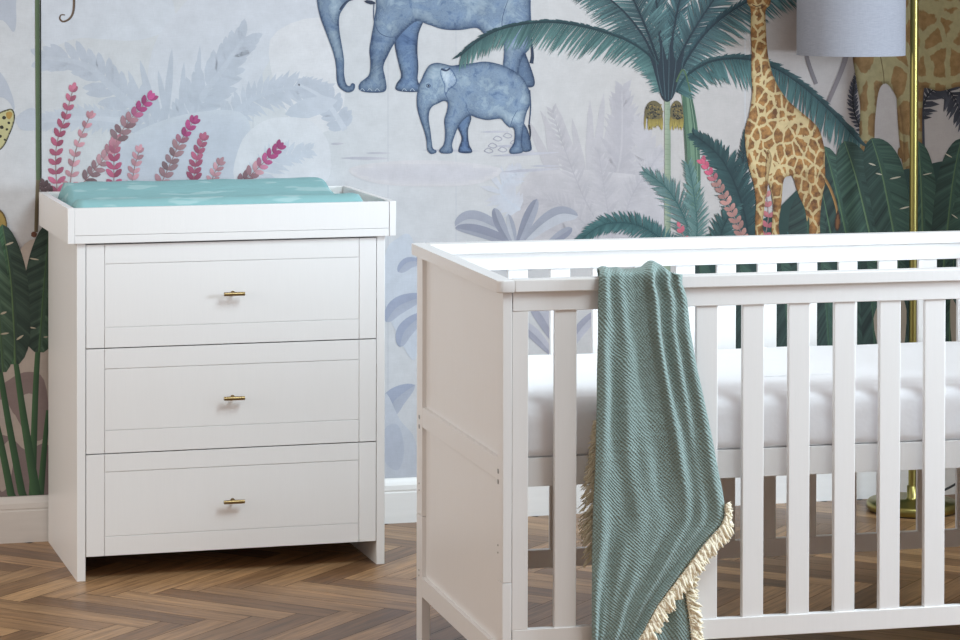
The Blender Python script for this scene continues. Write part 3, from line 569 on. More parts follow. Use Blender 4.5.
mu.feather([(790, 262), (800, 230), (822, 205)], 16, 30, w=2.6, sweep=(60, 36), dark=(26, 56, 60), light=(84, 122, 120), ribw=2)
SA = (196, 144, 134)
mu.sprig([(748, 250), (726, 200), (701, 159)], [(0, SA), (.7, (204, 152, 144)), (.8, (216, 100, 130)), (1, (222, 110, 136))], 15, 7.6, 5)
mu.sprig([(688, 275), (684, 240), (679, 226)], [(0, SA), (1, (226, 112, 134))], 5, 7, 5); mu.sprig([(764, 240), (768, 214), (764, 180)], [(0, (214, 110, 128)), (1, SA)], 6, 7, 5)
DG, DG2, MG1, MG2 = (42, 64, 60), (50, 76, 69), (60, 90, 79), (72, 104, 88)
mu.banana([(812, 150), (822, 190), (836, 262)], 14, 16, DG, DG2, rib=(92, 126, 92))
mu.banana([(800, 195), (808, 230), (806, 300)], 20, 18, DG, DG2, rib=(70, 104, 84))
mu.banana([(824, 146), (836, 190), (852, 262)], 14, 14, DG, MG1, rib=(96, 132, 96))
mu.banana([(844, 141), (857, 182), (876, 262)], 19, 20, MG1, DG2, rib=(112, 144, 104))
mu.banana([(918, 141), (921, 190), (923, 270)], 8, 15, MG1, MG1, rib=(110, 142, 104), tears=((922, 175, -12, 10, 1.1),))
mu.banana([(961, 138), (952, 185), (943, 270)], 16, 16, DG2, MG1, rib=(100, 134, 96), tears=((944, 153, 30, 9, 1.3),))
mu.banana([(988, 165), (968, 205), (955, 270)], 14, 18, MG1, DG, rib=(96, 130, 92), tears=((951, 214, 35, 8, 1.2),))
mu.banana([(871, 138), (882, 175), (899, 262)], 17, 22, DG2, MG1, rib=(112, 146, 106), tears=((868, 163, 18, 8, 1.6), (875, 173, 14, 7, 1.6), (889, 179, -12, 12, 1.6), (899, 209, -14, 11, 1.6)))
mu.banana([(1010, 130), (1000, 190), (985, 300)], 20, 20, DG, MG2); mu.banana([(1050, 150), (1035, 210), (1020, 320)], 20, 20, DG2, MG2)
# lower leaves and stems seen through the cot bars
for x, t_ in ((704, 0), (722, 1), (745, 0), (768, 1), (786, 0), (806, 1), (826, 0), (850, 1), (872, 0), (895, 1), (920, 0), (950, 1), (985, 0), (1010, 1)):
    mu.banana([(x-6+10*t_, 255), (x, 305), (x+6-8*t_, 420)], 12, 13, (DG, DG2)[t_], (DG2, MG1)[1-t_], rib=(96, 130, 96) if t_ else (72, 108, 84))
for pts in ([(873, 318), (884, 300), (888, 330), (880, 352)], [(898, 296), (906, 310), (903, 350), (897, 352)], [(950, 300), (957, 310), (958, 345), (951, 340)], [(838, 306), (842, 320), (840, 330)]): mu.poly(pts, (176, 164, 148), smooth=3)
for i in range(14): x = 700+24*i; mu.stroke([(x+rnd.uniform(-8, 8), 360), (x, 430), (x+rnd.uniform(-6, 6), 500)], 6, 8, (74, 112, 80), (46, 76, 58))
# ---- the young giraffe
YE, YM = (.62, .55, .45), (1.05, 1.05, 1.02)
g4 = lambda L_: [(700+x/2.665, y/2.665) for x, y in L_]
mu.stroke(g4([(322, 462), (345, 500), (362, 550), (366, 590)]), 3, 2, (186, 146, 86), (120, 84, 46))
mu.blob(g4([(366, 560), (358, 590), (360, 612), (368, 612), (373, 590)]), (70, 46, 28), (128, 84, 48), 3, step=1)
mu.blob(g4([(236, 440), (262, 500), (280, 545), (290, 590), (292, 640), (318, 640), (318, 600), (322, 540), (332, 480), (326, 420), (290, 420)]), YE, (.90, .86, .80), 5, 'giraffe')
mu.blob(g4([(240, 455), (250, 480), (262, 520), (278, 555), (284, 590), (290, 560), (292, 520), (286, 470), (270, 450)]), YE, (.8, .76, .70), 4, 'giraffe')
mu.blob(g4([(128, -60), (122, -20), (126, 10), (134, 26), (134, 80), (136, 140), (136, 200), (138, 250), (131, 300), (119, 345), (120, 390), (128, 440), (142, 490), (148, 540), (146, 590), (150, 650), (172, 650), (166, 600), (172, 540), (178, 490), (186, 500), (194, 550), (190, 600), (192, 650), (214, 650), (208, 600), (216, 540), (222, 480), (240, 468), (280, 462), (318, 470), (330, 440), (330, 395), (318, 350), (300, 325), (268, 298), (236, 270), (208, 232), (188, 185), (178, 130), (174, 60), (174, 26), (186, 10), (184, -30), (166, -70), (146, -76)]), YE, YM, 7, 'giraffe', step=1.2)
mu.blob(g4([(178, 400), (172, 460), (176, 520), (182, 470), (190, 420)]), (.5, .44, .36), (.8, .74, .66), 4, 'giraffe', step=1)
mu.blob(g4([(124, -20), (124, 4), (134, 20), (150, 26), (168, 20), (180, 6), (182, -20), (166, -50), (140, -50)]), (.5, .42, .32), (.96, .9, .82), 5, 'giraffe', step=1)
mu.stroke(g4([(138, 12), (150, 17), (164, 12)]), 1, .8, (80, 52, 34), nxt=False); mu.stroke(g4([(176, -30), (196, -44), (204, -30)]), 5, 2, (176, 130, 76)); mu.stroke(g4([(128, -30), (106, -44), (100, -28)]), 5, 2, (176, 130, 76))
mu.leaf(g4([(150, 190)])[0], 1.6, .1, .1, lin((90, 60, 30))); mu.next()
# ---- banana clump at the far left
mu.poly([(-60, 300), (-20, 280), (10, 262), (30, 240), (60, 246), (70, 300), (60, 520), (-60, 520)], (208, 198, 190), smooth=4)
mu.poly([(-30, 400), (0, 385), (24, 372), (44, 380), (48, 430), (30, 440), (10, 410), (-10, 430)], (158, 142, 142), smooth=4); mu.poly([(-20, 440), (8, 436), (26, 450), (48, 445), (52, 500), (-20, 500)], (150, 136, 138), smooth=4)
mu.poly([(0, 452), (14, 440), (10, 480), (0, 490)], (206, 196, 190)); mu.poly([(20, 400), (34, 396), (32, 430), (24, 440)], (206, 198, 192)); mu.poly([(-10, 400), (6, 402), (14, 420), (0, 424)], (204, 196, 192))
mu.blob([(-14, 215), (-4, 208), (4, 214), (7, 226), (4, 240), (-6, 246)], (104, 84, 44), (176, 150, 84), 3, step=1)
SG, SG2 = (84, 126, 88), (52, 88, 66)
mu.stroke([(38, 345), (35, 400), (32, 500)], 5, 7, SG, SG2); mu.stroke([(48, 410), (44, 450), (40, 500)], 4, 7, SG, SG2); mu.stroke([(14, 350), (24, 420), (37, 500)], 4.5, 10, SG, SG2); mu.stroke([(-2, 360), (8, 420), (23, 500)], 5, 8, (78, 120, 84), SG2); mu.stroke([(-14, 380), (0, 440), (12, 500)], 5, 8, SG, SG2); mu.stroke([(-30, 400), (-16, 450), (-4, 500)], 5, 8, SG, SG2)
LG1, LG2 = (78, 108, 92), (60, 84, 76)
mu.banana([(50, 222), (44, 283), (39, 352)], 20, 18, LG2, LG1, rib=(96, 134, 96), tears=((29, 258, 10, 10, 1.6), (28, 327, 8, 8, 1.4), (43, 337, -4, 5, 1.4)))
mu.banana([(2, 224), (11, 283), (15, 364)], 16, 17, (74, 116, 88), LG2, rib=(112, 148, 104), tears=((5, 245, -20, 9, 2), (16, 340, -35, 9, 2.2)))
mu.banana([(-8, 225), (-2, 300), (3, 372)], 24, 13, LG2, LG1, rib=(98, 134, 98), tears=((0, 314, -20, 7, 2.2), (0, 334, -8, 9, 1.8)))
mu.banana([(-40, 215), (-34, 290), (-26, 372)], 22, 20, LG2, LG1)
wall = mu.build('wall_back'); struct(wall)

# ================================================================== CHEST OF DRAWERS
CR = .0116
def build_chest():
    W, D, T, H = .8374, .5401, .0231, .8930
    root = empty('chest_of_drawers', (0, 0, 0), CR)
    tag(root, 'white three-drawer chest with brass bar handles standing against the mural wall', 'chest of drawers')
    MB().box(0, T, 0, D, 0, H, .0012).build('side_panel', M['white'], root); MB().box(W-T, W, 0, D, 0, H, .0012).build('side_panel', M['white'], root)
    MB().box(T, W-T, .02, D-.01, H-.0035, H, .0005).build('top_panel', M['white'], root)
    MB().box(T, W-T, D-.012, D-.004, .06, H-.004, 0).build('back_panel', M['white'], root)
    MB().box(T, W-T, .03, D-.012, .070, .084, 0).build('bottom_panel', M['white'], root)
    for z0, z1, pz0, pz1, hz in ((.6155, .8884, .669, .837, .7501), (.3362, .6125, .3963, .5592, .4714), (.0643, .3332, .1153, .2863, .1946)):
        x0, x1, g = T+.0018, W-T-.0018, .0009; a, b = .0734, .7652
        d = MB(); e = .0006
        d.box(x0, x1, .0035, .02, z0, z1, 0)                                   # core of the front
        d.box(x0, a-g, 0, .004, z0, z1, e).box(b+g, x1, 0, .004, z0, z1, e)     # stiles
        d.box(a+g, b-g, 0, .004, pz1+g, z1, e).box(a+g, b-g, 0, .004, z0, pz0-g, e)
        d.box(a+g, b-g, .0008, .004, pz0+g, pz1-g, e)
        d.box(x0+.008, x0+.02, .02, D-.03, z0+.02, z1-.05, 0).box(x1-.02, x1-.008, .02, D-.03, z0+.02, z1-.05, 0).box(x0+.02, x1-.02, D-.042, D-.03, z0+.02, z1-.05, 0).box(x0+.02, x1-.02, .02, D-.042, z0+.02, z0+.028, 0)
        dr = d.build('drawer', M['white'], root)
        h = MB(); y = -.024; xc = .4172
        h.tube([(xc-.028, y, hz), (xc+.028, y, hz)], .0053, 20).tube([(xc, -.0005, hz), (xc, y, hz)], .0034, 14).tube([(xc, .0005, hz), (xc, -.002, hz)], .006, 18)
        h.build('handle', M['brass'], dr)
    # changing tray on top
    t = MB((.42, .26, H+.0004))
    tx0, tx1, ty0, ty1, z0, z1, th = -.026, .8649, -.012, .5431, H+.0004, .9874, .0185
    root2 = empty('changing_tray', (.42*math.cos(CR)-.26*math.sin(CR), .42*math.sin(CR)+.26*math.cos(CR), H+.0004), CR)
    tag(root2, 'white open-topped changing tray resting on top of the chest of drawers', 'changing tray'); o = (.42, .26, H+.0004)
    MB(o).box(tx0, tx0+th, ty0, ty1, z0, z1, .001).build('side_board', M['white'], root2); MB(o).box(tx1-th+.0005, tx1, ty0, ty1, z0, z1, .001).build('side_board', M['white'], root2)
    MB(o).box(tx0+th+.0004, tx1-th-.0012, ty0, ty0+th, z0+.0216, z1-.0006, .0006).box(tx0+th+.0004, tx1-th-.0012, ty0+.0003, ty0+th, z0, z0+.0208, .0006).build('front_board', M['white'], root2)
    MB(o).box(tx0+th, tx1-th, ty1-th, ty1, z0, z1, .001).build('back_board', M['white'], root2); MB(o).box(tx0+th, tx1-th, ty0+th, ty1-th, z0, z0+.008, 0).build('tray_base', M['white'], root2)
    # changing mat: raised long sides under a fitted teal cover
    prof = [(.012, .905), (.0095, .945), (.012, .985), (.022, 1.0005), (.045, 1.0055), (.075, 1.004), (.12, .990), (.19, .982), (.27, .984), (.33, .998), (.38, 1.014), (.42, 1.0205), (.455, 1.0195), (.485, 1.008), (.503, .985), (.508, .945), (.504, .905)]
    n = 60; bm = bmesh.new(); rows = []; org = Vector((.38, .26, H+.009)); X0, X1 = -.0035, .788
    zmid = .955
    for i in range(n+1):
        t_ = i/n; e0 = min(1, t_/.02); e1 = min(1, (1-t_)/.035); k0 = math.sqrt(max(0, 1-(1-e0)**2)); k1 = math.sqrt(max(0, 1-(1-e1)**2)); k = min(k0, k1)
        row = []
        for y, z in prof:
            zz = .9022 + (z-.9022)*(.74+.26*k) if z > .91 else .9022
            yy = .26+(y-.26)*(.965+.035*k)
            x = X0+(X1-X0)*t_
            if y > .3: x = X0+.022+(X1-X0-.036)*t_
            elif y > .12: x = X0+.012*(y-.12)/.18+(X1-X0-.02*(y-.12)/.18)*t_
            zz += .0016*math.sin(x*37+y*21)*math.sin(x*13+1) + .004*math.exp(-t_*14)*math.sin((y+t_*.8)*60)
            row.append(bm.verts.new((Vector((x, yy, zz))-org)*S))
        rows.append(row)
    for a, b in zip(rows, rows[1:]):
        for j in range(len(prof)-1): bm.faces.new((a[j], b[j], b[j+1], a[j+1]))
        bm.faces.new((a[-1], b[-1], b[0], a[0]))
    bm.faces.new(rows[0]); bm.faces.new(rows[-1][::-1]); bmesh.ops.recalc_face_normals(bm, faces=bm.faces)
    me = bpy.data.meshes.new('changing_mat'); bm.to_mesh(me); bm.free(); me.materials.append(M['pad'])
    for p in me.polygons: p.use_smooth = True
    me.set_sharp_from_angle(angle=math.radians(75))
    o = bpy.data.objects.new('changing_mat', me); C.objects.link(o); c_, s_ = math.cos(CR), math.sin(CR)
    o.location = Vector((c_*org.x-s_*org.y, s_*org.x+c_*org.y, org.z))*S; o.rotation_euler = (0, 0, CR)
    tag(o, 'teal patterned padded changing mat lying inside the white tray', 'changing mat')
build_chest()

# ================================================================== COT
KC, KZ = .945, -.0965        # the cot drawings' own unit, and the floor's height in them
def lk(x, y, z=KZ):          # cot drawings -> room
    c, s = math.cos(KA), math.sin(KA); dx, dy = x-KP[0], y-KP[1]
    return (KC*(KP[0]+c*dx-s*dy)-.0578, KC*(KP[1]+s*dx+c*dy)-.4233, KC*z+.0912)
XL, XR, YF, YB, ZT, CAP = .7823, 2.4393, -1.3442, -.4741, .9200, .892
ORG = (1.61, -.909, KZ)
def build_cot():
    root = empty('cot', lk(*ORG), KA); tag(root, 'large white slatted wooden cot in the right foreground with a green blanket over its rail', 'cot')
    P = .0216; w = M['cotwhite']
    def B(name, *a, bev=.0015, parent=None): return MB(ORG, KC).box(*a, bev).build(name, w, parent or root)
    for sx in (0, 1):
        X = lambda a, b: (a, b) if not sx else tuple(sorted((XL+XR-a, XL+XR-b)))
        for yy0, yy1 in ((YF, YF+.047), (YB-.060, YB)):
            p = MB(ORG, KC); p.box(*X(XL, XL+P), yy0, yy1, .2325, CAP, .0015).box(*X(XL, XL+P), yy0, yy1, KZ, .2315, .0015); po = p.build('post', w, root)
            if not sx:
                yc = YF+.039 if yy0 == YF else YB-.030
                for zc, r in ((.4805, .0058), (.4565, .0058), (.3115, .0022), (.2945, .0022), (.0905, .0022), (.0765, .0022)):
                    MB(ORG, KC).tube([(XL+.001, yc, zc), (XL-.0012, yc, zc)], r, 14).build('bolt', M['steel'], po)
        B('end_rail', *X(XL+.0005, XL+P-.001), YF+.047, YB-.060, .4585, .5098); B('end_rail', *X(XL+.0005, XL+P-.001), YF+.047, YB-.060, .027, .0778)
        B('end_panel', *X(XL+.011, XL+.018), YF+.045, YB-.058, .5098, CAP, bev=0); B('end_panel', *X(XL+.011, XL+.018), YF+.045, YB-.058, .0778, .4585, bev=0)
        # rounded end cap
        a, b = X(XL-.0149, .8072); y0, y1, r = YF-.0103, YB+.0105, .014; pts = []
        out = (a, 1) if not sx else (b, -1)
        if not sx:
            for k in range(7): an = PI+PI/2*k/6; pts.append((a+r+r*math.cos(an), y0+r+r*math.sin(an)))
            pts += [(b, y0), (b, y1)]
            for k in range(7): an = PI/2+PI/2*k/6; pts.append((a+r+r*math.cos(an), y1-r+r*math.sin(an)))
        else:
            pts += [(a, y0)]
            for k in range(7): an = -PI/2+PI/2*k/6; pts.append((b-r+r*math.cos(an), y0+r+r*math.sin(an)))
            for k in range(7): an = PI/2*k/6; pts.append((b-r+r*math.cos(an), y1-r+r*math.sin(an)))
            pts += [(a, y1)]
        MB(ORG, KC).prism(pts, CAP, ZT, .003).build('end_cap', w, root)
    a, b = .8077, XL+XR-.8077
    for f in (0, 1):
        Y = (lambda p, q: (YF+p, YF+q)) if not f else (lambda p, q: (YB-q, YB-p))
        B('top_rail', a, b, *Y(-.0103, .034), CAP, ZT, bev=.0025); B('upper_rail', a-.002, b+.002, *Y(0, .022), .8482, CAP)
        B('bottom_rail', a-.002, b+.002, *Y(0, .022), .0776, .1238)
        for s0 in (XL+P+.0008, XL+XR-P-.0386): B('side_stile', s0, s0+.0378, *Y(.0008, .0212), .1238, .8482)
        for k in range(13):
            xc = .9315+.1128*k; B('slat', xc-.0262, xc+.0262, *Y(.004, .018), .1228, .8492, bev=.002)
    # bed base
    fr = MB(ORG, KC); bx0, bx1, by0, by1 = XL+P+.006, XL+XR-P-.006, YF+.045, YB-.028
    fr.box(bx0, bx1, by0, by0+.024, .4405, .5060, .001).box(bx0, bx1, by1-.024, by1, .4405, .5060, .001).box(bx0, bx0+.024, by0+.024, by1-.024, .4405, .5060, .001).box(bx1-.024, bx1, by0+.024, by1-.024, .4405, .5060, .001)
    fr.box(bx0+.02, bx1-.02, by0+.02, by1-.02, .492, .500, 0)
    fr.build('bed_base', w, root)
    # mattress under a fitted sheet
    x0, x1, y0, y1, z0, z1 = bx0+.004, bx1-.004, by0+.0005, by1-.003, .5066, .634
    bm = bmesh.new(); nx, ny, r = 90, 34, .030; org = Vector((ORG[0], ORG[1], z0)); rr = random.Random(3)
    per = []
    prof = [(0.010, 0.0), (0.002, .006), (0, .02), (0, .045), (0, .075), (.0005, .097), (.006, .111), (.016, .121), (.032, .1268), (.06, .1275), (.12, .1285), (.25, .129)]
    def outl(ins):
        cr = max(.045-ins*.3, .01); pts = []
        ax0, ax1, ay0, ay1 = x0+ins, x1-ins, y0+ins, y1-ins
        def seg(p, q, n):
            for i in range(n): pts.append((p[0]+(q[0]-p[0])*i/n, p[1]+(q[1]-p[1])*i/n))
        def arc(c, a0):
            for i in range(6): a_ = a0+PI/2*i/6; pts.append((c[0]+cr*math.cos(a_), c[1]+cr*math.sin(a_)))
        seg((ax0+cr, ay0), (ax1-cr, ay0), 80); arc((ax1-cr, ay0+cr), -PI/2); seg((ax1, ay0+cr), (ax1, ay1-cr), 30); arc((ax1-cr, ay1-cr), 0)
        seg((ax1-cr, ay1), (ax0+cr, ay1), 80); arc((ax0+cr, ay1-cr), PI/2); seg((ax0, ay1-cr), (ax0, ay0+cr), 30); arc((ax0+cr, ay0+cr), PI)
        return pts
    rings = []
    for ins, z in prof:
        ring = []
        for i, (x, y) in enumerate(outl(ins)):
            wr = math.sin(PI*min(1, z/.12)); d = .0016*wr*(math.sin(x*61+z*80)+math.sin(x*23-z*150+2)+math.sin(y*40+z*60)); dz = .0012*math.sin(x*17)*math.sin(y*13)
            yy = y + (max(d, -.0002) if y < (y0+y1)/2 else -max(d, -.0002))
            ring.append(bm.verts.new((Vector((x, yy, z0+z+(dz if z > .1 else 0)))-org)*S*KC))
        rings.append(ring)
    nn_ = len(rings[0])
    for a_, b_ in zip(rings, rings[1:]):
        for i in range(nn_): bm.faces.new((a_[i], a_[(i+1) % nn_], b_[(i+1) % nn_], b_[i]))
    bm.faces.new(rings[0][::-1]); bm.faces.new(rings[-1]); bmesh.ops.recalc_face_normals(bm, faces=bm.faces)
    me = bpy.data.meshes.new('mattress'); bm.to_mesh(me); bm.free(); me.materials.append(M['sheet'])
    for p in me.polygons: p.use_smooth = True
    o = bpy.data.objects.new('mattress', me); C.objects.link(o); o.location = Vector(lk(org.x, org.y, org.z))*S; o.rotation_euler = (0, 0, KA)
    tag(o, 'white mattress in a smooth fitted sheet lying inside the white cot', 'mattress')
build_cot()

# ================================================================== BLANKET
def build_blanket():
    bo = (1.12, -1.37, KZ); root = empty('blanket', lk(*bo), KA); tag(root, 'sage green crinkled muslin blanket with cream tassels draped over the cot rail', 'blanket')
    def pl(v, T):
        for (a, x), (b, y) in zip(T, T[1:]):
            if a <= v <= b: return x+(y-x)*(v-a)/(b-a)
        return T[-1][1] if v > T[-1][0] else T[0][1]
    LT = [(284, 599), (300, 598.5), (330, 598), (400, 597), (450, 595.5), (500, 593.5), (560, 592), (600, 591.5), (640, 592), (664, 593), (700, 598)]
    RT = [(284, 682), (292, 685), (300, 687), (330, 690), (370, 697), (400, 703.5), (430, 710), (460, 716), (490, 722.5), (505, 724.5), (516, 724), (524, 721), (544, 703), (581, 675), (605, 657), (631, 643), (650, 630), (664, 619), (700, 600.5)]
    yf = -1.374; NS = 84
    def fold(s, v):
        h = max(0, (v-284)/380)
        g = lambda c, w, a: a*math.exp(-((s-c)/w)**2)
        r = g(.06, .06, .012) + g(.62+.16*h, .045, .017*(1-.75*h)) + g(.80+.05*h, .05, .011*(1-.7*h)) + g(.95, .05, .012) + g(.30+.25*h, .16, .009*h) + g(.25+.1*h, .07, .010*(1-h)) - g(.5+.1*h, .10, .004)
        r += .0016*math.sin(26*s+v*.02+2*math.sin(v*.013)) + .0010*math.sin(41*s-v*.05+math.sin(v*.03)) + .0012*math.sin(9*s+v*.07)*math.sin(v*.031+s*5)
        return max(r, -.0015)
    bm = bmesh.new(); uvl = bm.loops.layers.uv.new('UVMap'); uvd = {}
    rows = []
    def P3(x, y, z): return Vector((x-bo[0], y-bo[1], z-KZ))*S*KC
    vs = list(np.arange(284, 696.1, 4.0)); front = []
    for v in vs:
        L_, R_ = pl(v, LT), pl(v, RT); row = []
        for i in range(NS+1):
            s = i/NS; u = L_+(R_-L_)*s; x, _, z = kp(u, v, yf); f_ = fold(s, v)
            e = .004*max(0, 1-abs(s)/.02) if False else 0
            row.append((x, yf+.004-f_, max(z, KZ+.012)))
        front.append(row)
    top = front[0]; inner = []
    def over(a):     # a: 0 at the front edge .. 1 at the back, across the cap
        row = []
        for i, (x, y, z) in enumerate(top):
            s = i/NS; b = fold(s, 284); hump = .016*math.exp(-((s-.70)/.15)**2) + .006*math.exp(-((s-.12)/.12)**2) + .004*math.sin(s*31)*.6 - .006*math.exp(-((s-.40)/.09)**2)
            th = a*PI; x += .0175*(1-s)*a; yy = -1.338 - math.cos(th)*(.034+b*(1-a)*.9); zz = .9255 + (math.sin(th))*(.012+max(hump, 0)) + (.896-.9235)*0
            sh = .034*math.exp(-((1-s)/.16)**2)*math.sin(th*.5)**.7
            edge = .022*max(0, (s-.86)/.14)**2*math.sin(th)
            row.append((x - sh*.8 - .006*math.sin(th)*(s > .8), yy, zz-edge*.4))
        return row
    rows = [over(1-k/12) for k in range(13)]
    back = []
    for k in range(30, -1, -1):
        t = k/30; row = []
        for i, (x, y, z) in enumerate(rows[0]):
            s = i/NS; zb = .905 - t*(.905-.275); sh = -.002 + .004*t
            xx = x - (.006*(t-.6)/.4*(1-s) if t > .6 else 0)
            row.append((xx, min(-1.2965 + .0012*math.sin(s*30+t*9), -1.295), zb if t > 0 else .915))
        # the inner drop hangs between the bars and the bed base
        back.append([(x, (-1.3035-.0085*min(1, t*3))-.0006*math.sin(30*s_), z) for (x, y, z), s_ in zip(row, [i/NS for i in range(NS+1)])])
    allr = back + rows + front
    allv = []; vv = 0
    for ri, row in enumerate(allr):
        if ri: vv += (Vector(allr[ri][NS//2])-Vector(allr[ri-1][NS//2])).length
        r_ = [bm.verts.new(P3(*p)) for p in row]; allv.append(r_)
        for i, q in enumerate(r_): uvd[q] = (row[i][0]*1.0 if ri < len(back)+len(rows) else row[i][0], vv)
    for a, b in zip(allv, allv[1:]):
        for i in range(NS): bm.faces.new((a[i], a[i+1], b[i+1], b[i]))
    # the lower corner of the blanket hanging behind the front flap
    sec = []
    for v in np.arange(536, 690.1, 6.0):
        row = []; uL = 640 if v < 560 else 620; uR = pl(v, [(536, 686), (585, 684), (620, 689), (664, 694), (690, 697)])
        for i in range(17):
            s = i/16; u = uL+(uR-uL)*s; x, _, z = kp(u, v, -1.354); row.append((x, -1.3545-.003*math.sin(s*16)-.003*math.exp(-((s-.8)/.08)**2), max(z, KZ+.012)))
        r_ = [bm.verts.new(P3(*p)) for p in row]; sec.append((r_, row))
        for i, q in enumerate(r_): uvd[q] = (row[i][0]+.3, row[i][2])
    for (a, _), (b, _) in zip(sec, sec[1:]):
        for i in range(16): bm.faces.new((a[i], a[i+1], b[i+1], b[i]))
    for f in bm.faces:
        f.smooth = True
        for l in f.loops: l[uvl].uv = uvd[l.vert]
    me = bpy.data.meshes.new('blanket_cloth'); bm.to_mesh(me); bm.free(); me.materials.append(M['muslin'])
    cl = bpy.data.objects.new('blanket_cloth', me); C.objects.link(cl); cl.parent = root
    sd = cl.modifiers.new('thickness', 'SOLIDIFY'); sd.thickness = .0022*S; sd.offset = 0
    # tasselled trim: woven band with small bundles of yarn
    fr = bmesh.new(); rr = random.Random(5)
    def trim(path, out, length, yoff, step=.0042, band=.013, droop=.25, taper=None):
        """path: points in cot frame; out: outward direction in the xz plane"""
        acc = 0; pts = []
        for p, q in zip(path, path[1:]):
            p, q = Vector(p), Vector(q); l = (q-p).length; n = max(1, int(l/step))
            for i in range(n): pts.append(p+(q-p)*i/n)
        o2 = Vector(out).normalized()
        # band: two cords + cross ties
        for off in (.002, band*.55, band):
            cp = [P3(*(p+o2*off+Vector((0, yoff-.001+rr.uniform(-.0006, .0006), 0)))) for p in pts]; m_ = 5; pr = None
            for i, c in enumerate(cp):
                rad = .0019*S*(1+.25*math.sin(i*2.1)); ring = [fr.verts.new(c+Vector((rad*math.cos(2*PI*k/m_), rad*math.sin(2*PI*k/m_), rad*.6*math.sin(2*PI*k/m_)))) for k in range(m_)]
                if pr:
                    for k in range(m_): fr.faces.new((pr[k], pr[(k+1) % m_], ring[(k+1) % m_], ring[k]))
                pr = ring
        for i, p in enumerate(pts):
            for rep in range(3):
                a = rr.uniform(-.38, .38); d = Vector((o2.x*math.cos(a)-o2.z*math.sin(a), rr.uniform(-.25, .1), o2.x*math.sin(a)+o2.z*math.cos(a)))
                ln = length*rr.uniform(.7, 1.08)*(taper(i/len(pts)) if taper else 1); st = o2*(band*rr.uniform(.1, .9) if rep else 0); w = rr.uniform(.0030, .0048)*S; m_ = 5; pr = None; ph = rr.uniform(0, 6); amp = rr.uniform(.0008, .0026)
                tot = (band if rep == 0 else 0)+ln
                side = Vector((-d.z, 0, d.x))
                for k in range(6):
                    t = k/5; c = p+st+d*tot*t+side*amp*math.sin(ph+t*5)+Vector((0, yoff+amp*math.cos(ph+t*4), -droop*tot*t*t)); c.z = max(c.z, KZ+.006)
                    c = P3(*c); rd = w*(.8+.5*t-.75*t**4); ring = [fr.verts.new(c+Vector((rd*math.cos(2*PI*q/m_), rd*math.sin(2*PI*q/m_), rd*.5*math.cos(2*PI*q/m_+1)))) for q in range(m_)]
                    if pr:
                        for q in range(m_): fr.faces.new((pr[q], pr[(q+1) % m_], ring[(q+1) % m_], ring[q]))
                    pr = ring
                fr.faces.new(pr)
    fe = [row[-1] for row, v in zip(front, vs) if v >= 503]
    # the hem turns the corner: outward first to the right, then down the slanting edge
    k = next(i for i, v in enumerate([v for v in vs if v >= 503]) if v >= 524)
    trim(fe[:k+1], (1, 0, .05), .010, -.006, band=.008, step=.0034); trim(fe[k-2:], (.62, 0, -.78), .019, -.006, band=.014, step=.0034)
    trim([(r[1][-1][0], r[1][-1][1], r[1][-1][2]) for r in sec], (1, 0, -.12), .022, -.004, band=.012, step=.0036)
    ie = [row[0] for row in back if row[0][2] < .60]
    trim(ie[::-1] if ie[0][2] < ie[-1][2] else ie, (-1, 0, -.25), .030, 0, band=.006, droop=.35, taper=lambda t: .35+.85*min(1, t*2.2) if t < .8 else .9)
    me = bpy.data.meshes.new('tassel_trim'); fr.to_mesh(me); fr.free(); me.materials.append(M['cream'])
    for p in me.polygons: p.use_smooth = True
    t = bpy.data.objects.new('tassel_trim', me); C.objects.link(t); t.parent = root; t['kind'] = 'stuff'; t['label'] = 'cream cotton tassel fringe'
build_blanket()

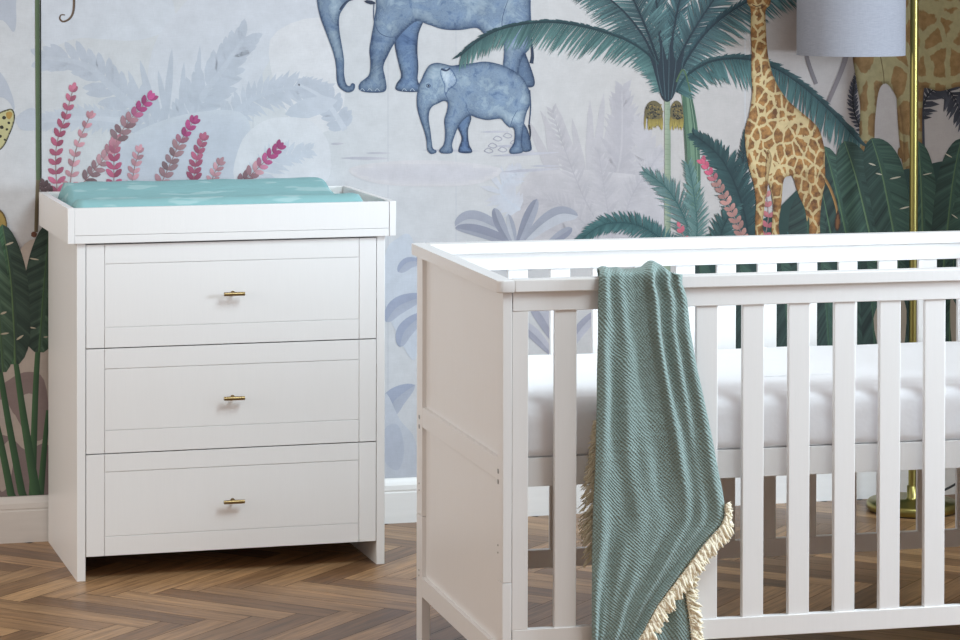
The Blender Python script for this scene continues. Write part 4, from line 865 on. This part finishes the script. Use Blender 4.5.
# ================================================================== FLOOR LAMP
def build_lamp():
    px, py = 2.5375, .34; root = empty('floor_lamp', (px, py, 0)); tag(root, 'brass floor lamp with a pale grey drum shade standing behind the cot', 'floor lamp'); o = (px, py, 0)
    b = MB(o).lathe(o, [(.124, .003), (.134, .006), (.1365, .016), (.1355, .026), (.130, .032), (.02, .035), (.0165, .042), (.0160, .075), (.0125, .077)], 72).build('lamp_base', M['gold'], root, True)
    MB(o).lathe(o, [(.116, 0), (.124, .0005), (.124, .0045), (.116, .005)], 48).build('base_pad', M['black'], b)
    pts = [(px, py, .06), (px, py, 1.62)]; 
    pole = MB(o).tube(pts, .0124, 24).build('pole', M['gold'], root, True)
    sx, sy = 2.3345, .34; arc = [(px, py, 1.62)] + [(px-(px-sx)/2*(1-math.cos(a)), py, 1.62+.14*math.sin(a)) for a in [PI*k/20 for k in range(1, 20)]] + [(sx, sy, 1.62), (sx, sy, 1.54)]
    MB(o).tube(arc, .009, 18).build('arm', M['gold'], root, True)
    sh = MB(o).lathe((sx, sy, 0), [(.160, 1.3614), (.160, 1.6214), (.158, 1.6214), (.158, 1.3614)], 96, close=False)
    n = 96; bm = sh.bm; s_ = sh.build('lamp_shade', M['shade'], root, True)
    ring = MB(o)
    for a in (0, 2*PI/3, 4*PI/3): ring.tube([(sx, sy, 1.565), (sx+.155*math.cos(a), sy+.155*math.sin(a), 1.60)], .0018, 8)
    ring.tube([(sx, sy, 1.56), (sx, sy, 1.50)], .019, 20); ring.build('lamp_holder', M['gold'], root, True)
    MB(o).lathe((sx, sy, 0), [(.012, 1.50), (.016, 1.485), (.029, 1.455), (.031, 1.435), (.026, 1.415), (.013, 1.404), (.002, 1.402)], 32).build('bulb', M['sheet'], root, True)
    c = [(px+.010, py-.004, .048), (px+.07, py-.01, .052), (px+.115, py-.01, .066), (px+.17, py+.02, .085), (px+.24, py+.09, .12), (px+.28, py+.17, .19), (px+.29, YW-.012, .27)]
    c2 = []
    for i in range(len(c)-1):
        p0, p1, p2, p3 = [Vector(c[max(0, min(len(c)-1, i+k))]) for k in (-1, 0, 1, 2)]
        for j in range(6): t = j/6; c2.append(tuple(.5*((2*p1)+(p2-p0)*t+(2*p0-5*p1+4*p2-p3)*t*t+(3*p1-p0-3*p2+p3)*t**3)))
    c2.append(c[-1]); MB(o).tube(c2, .0035, 10).build('power_cable', M['black'], root, True)
build_lamp()
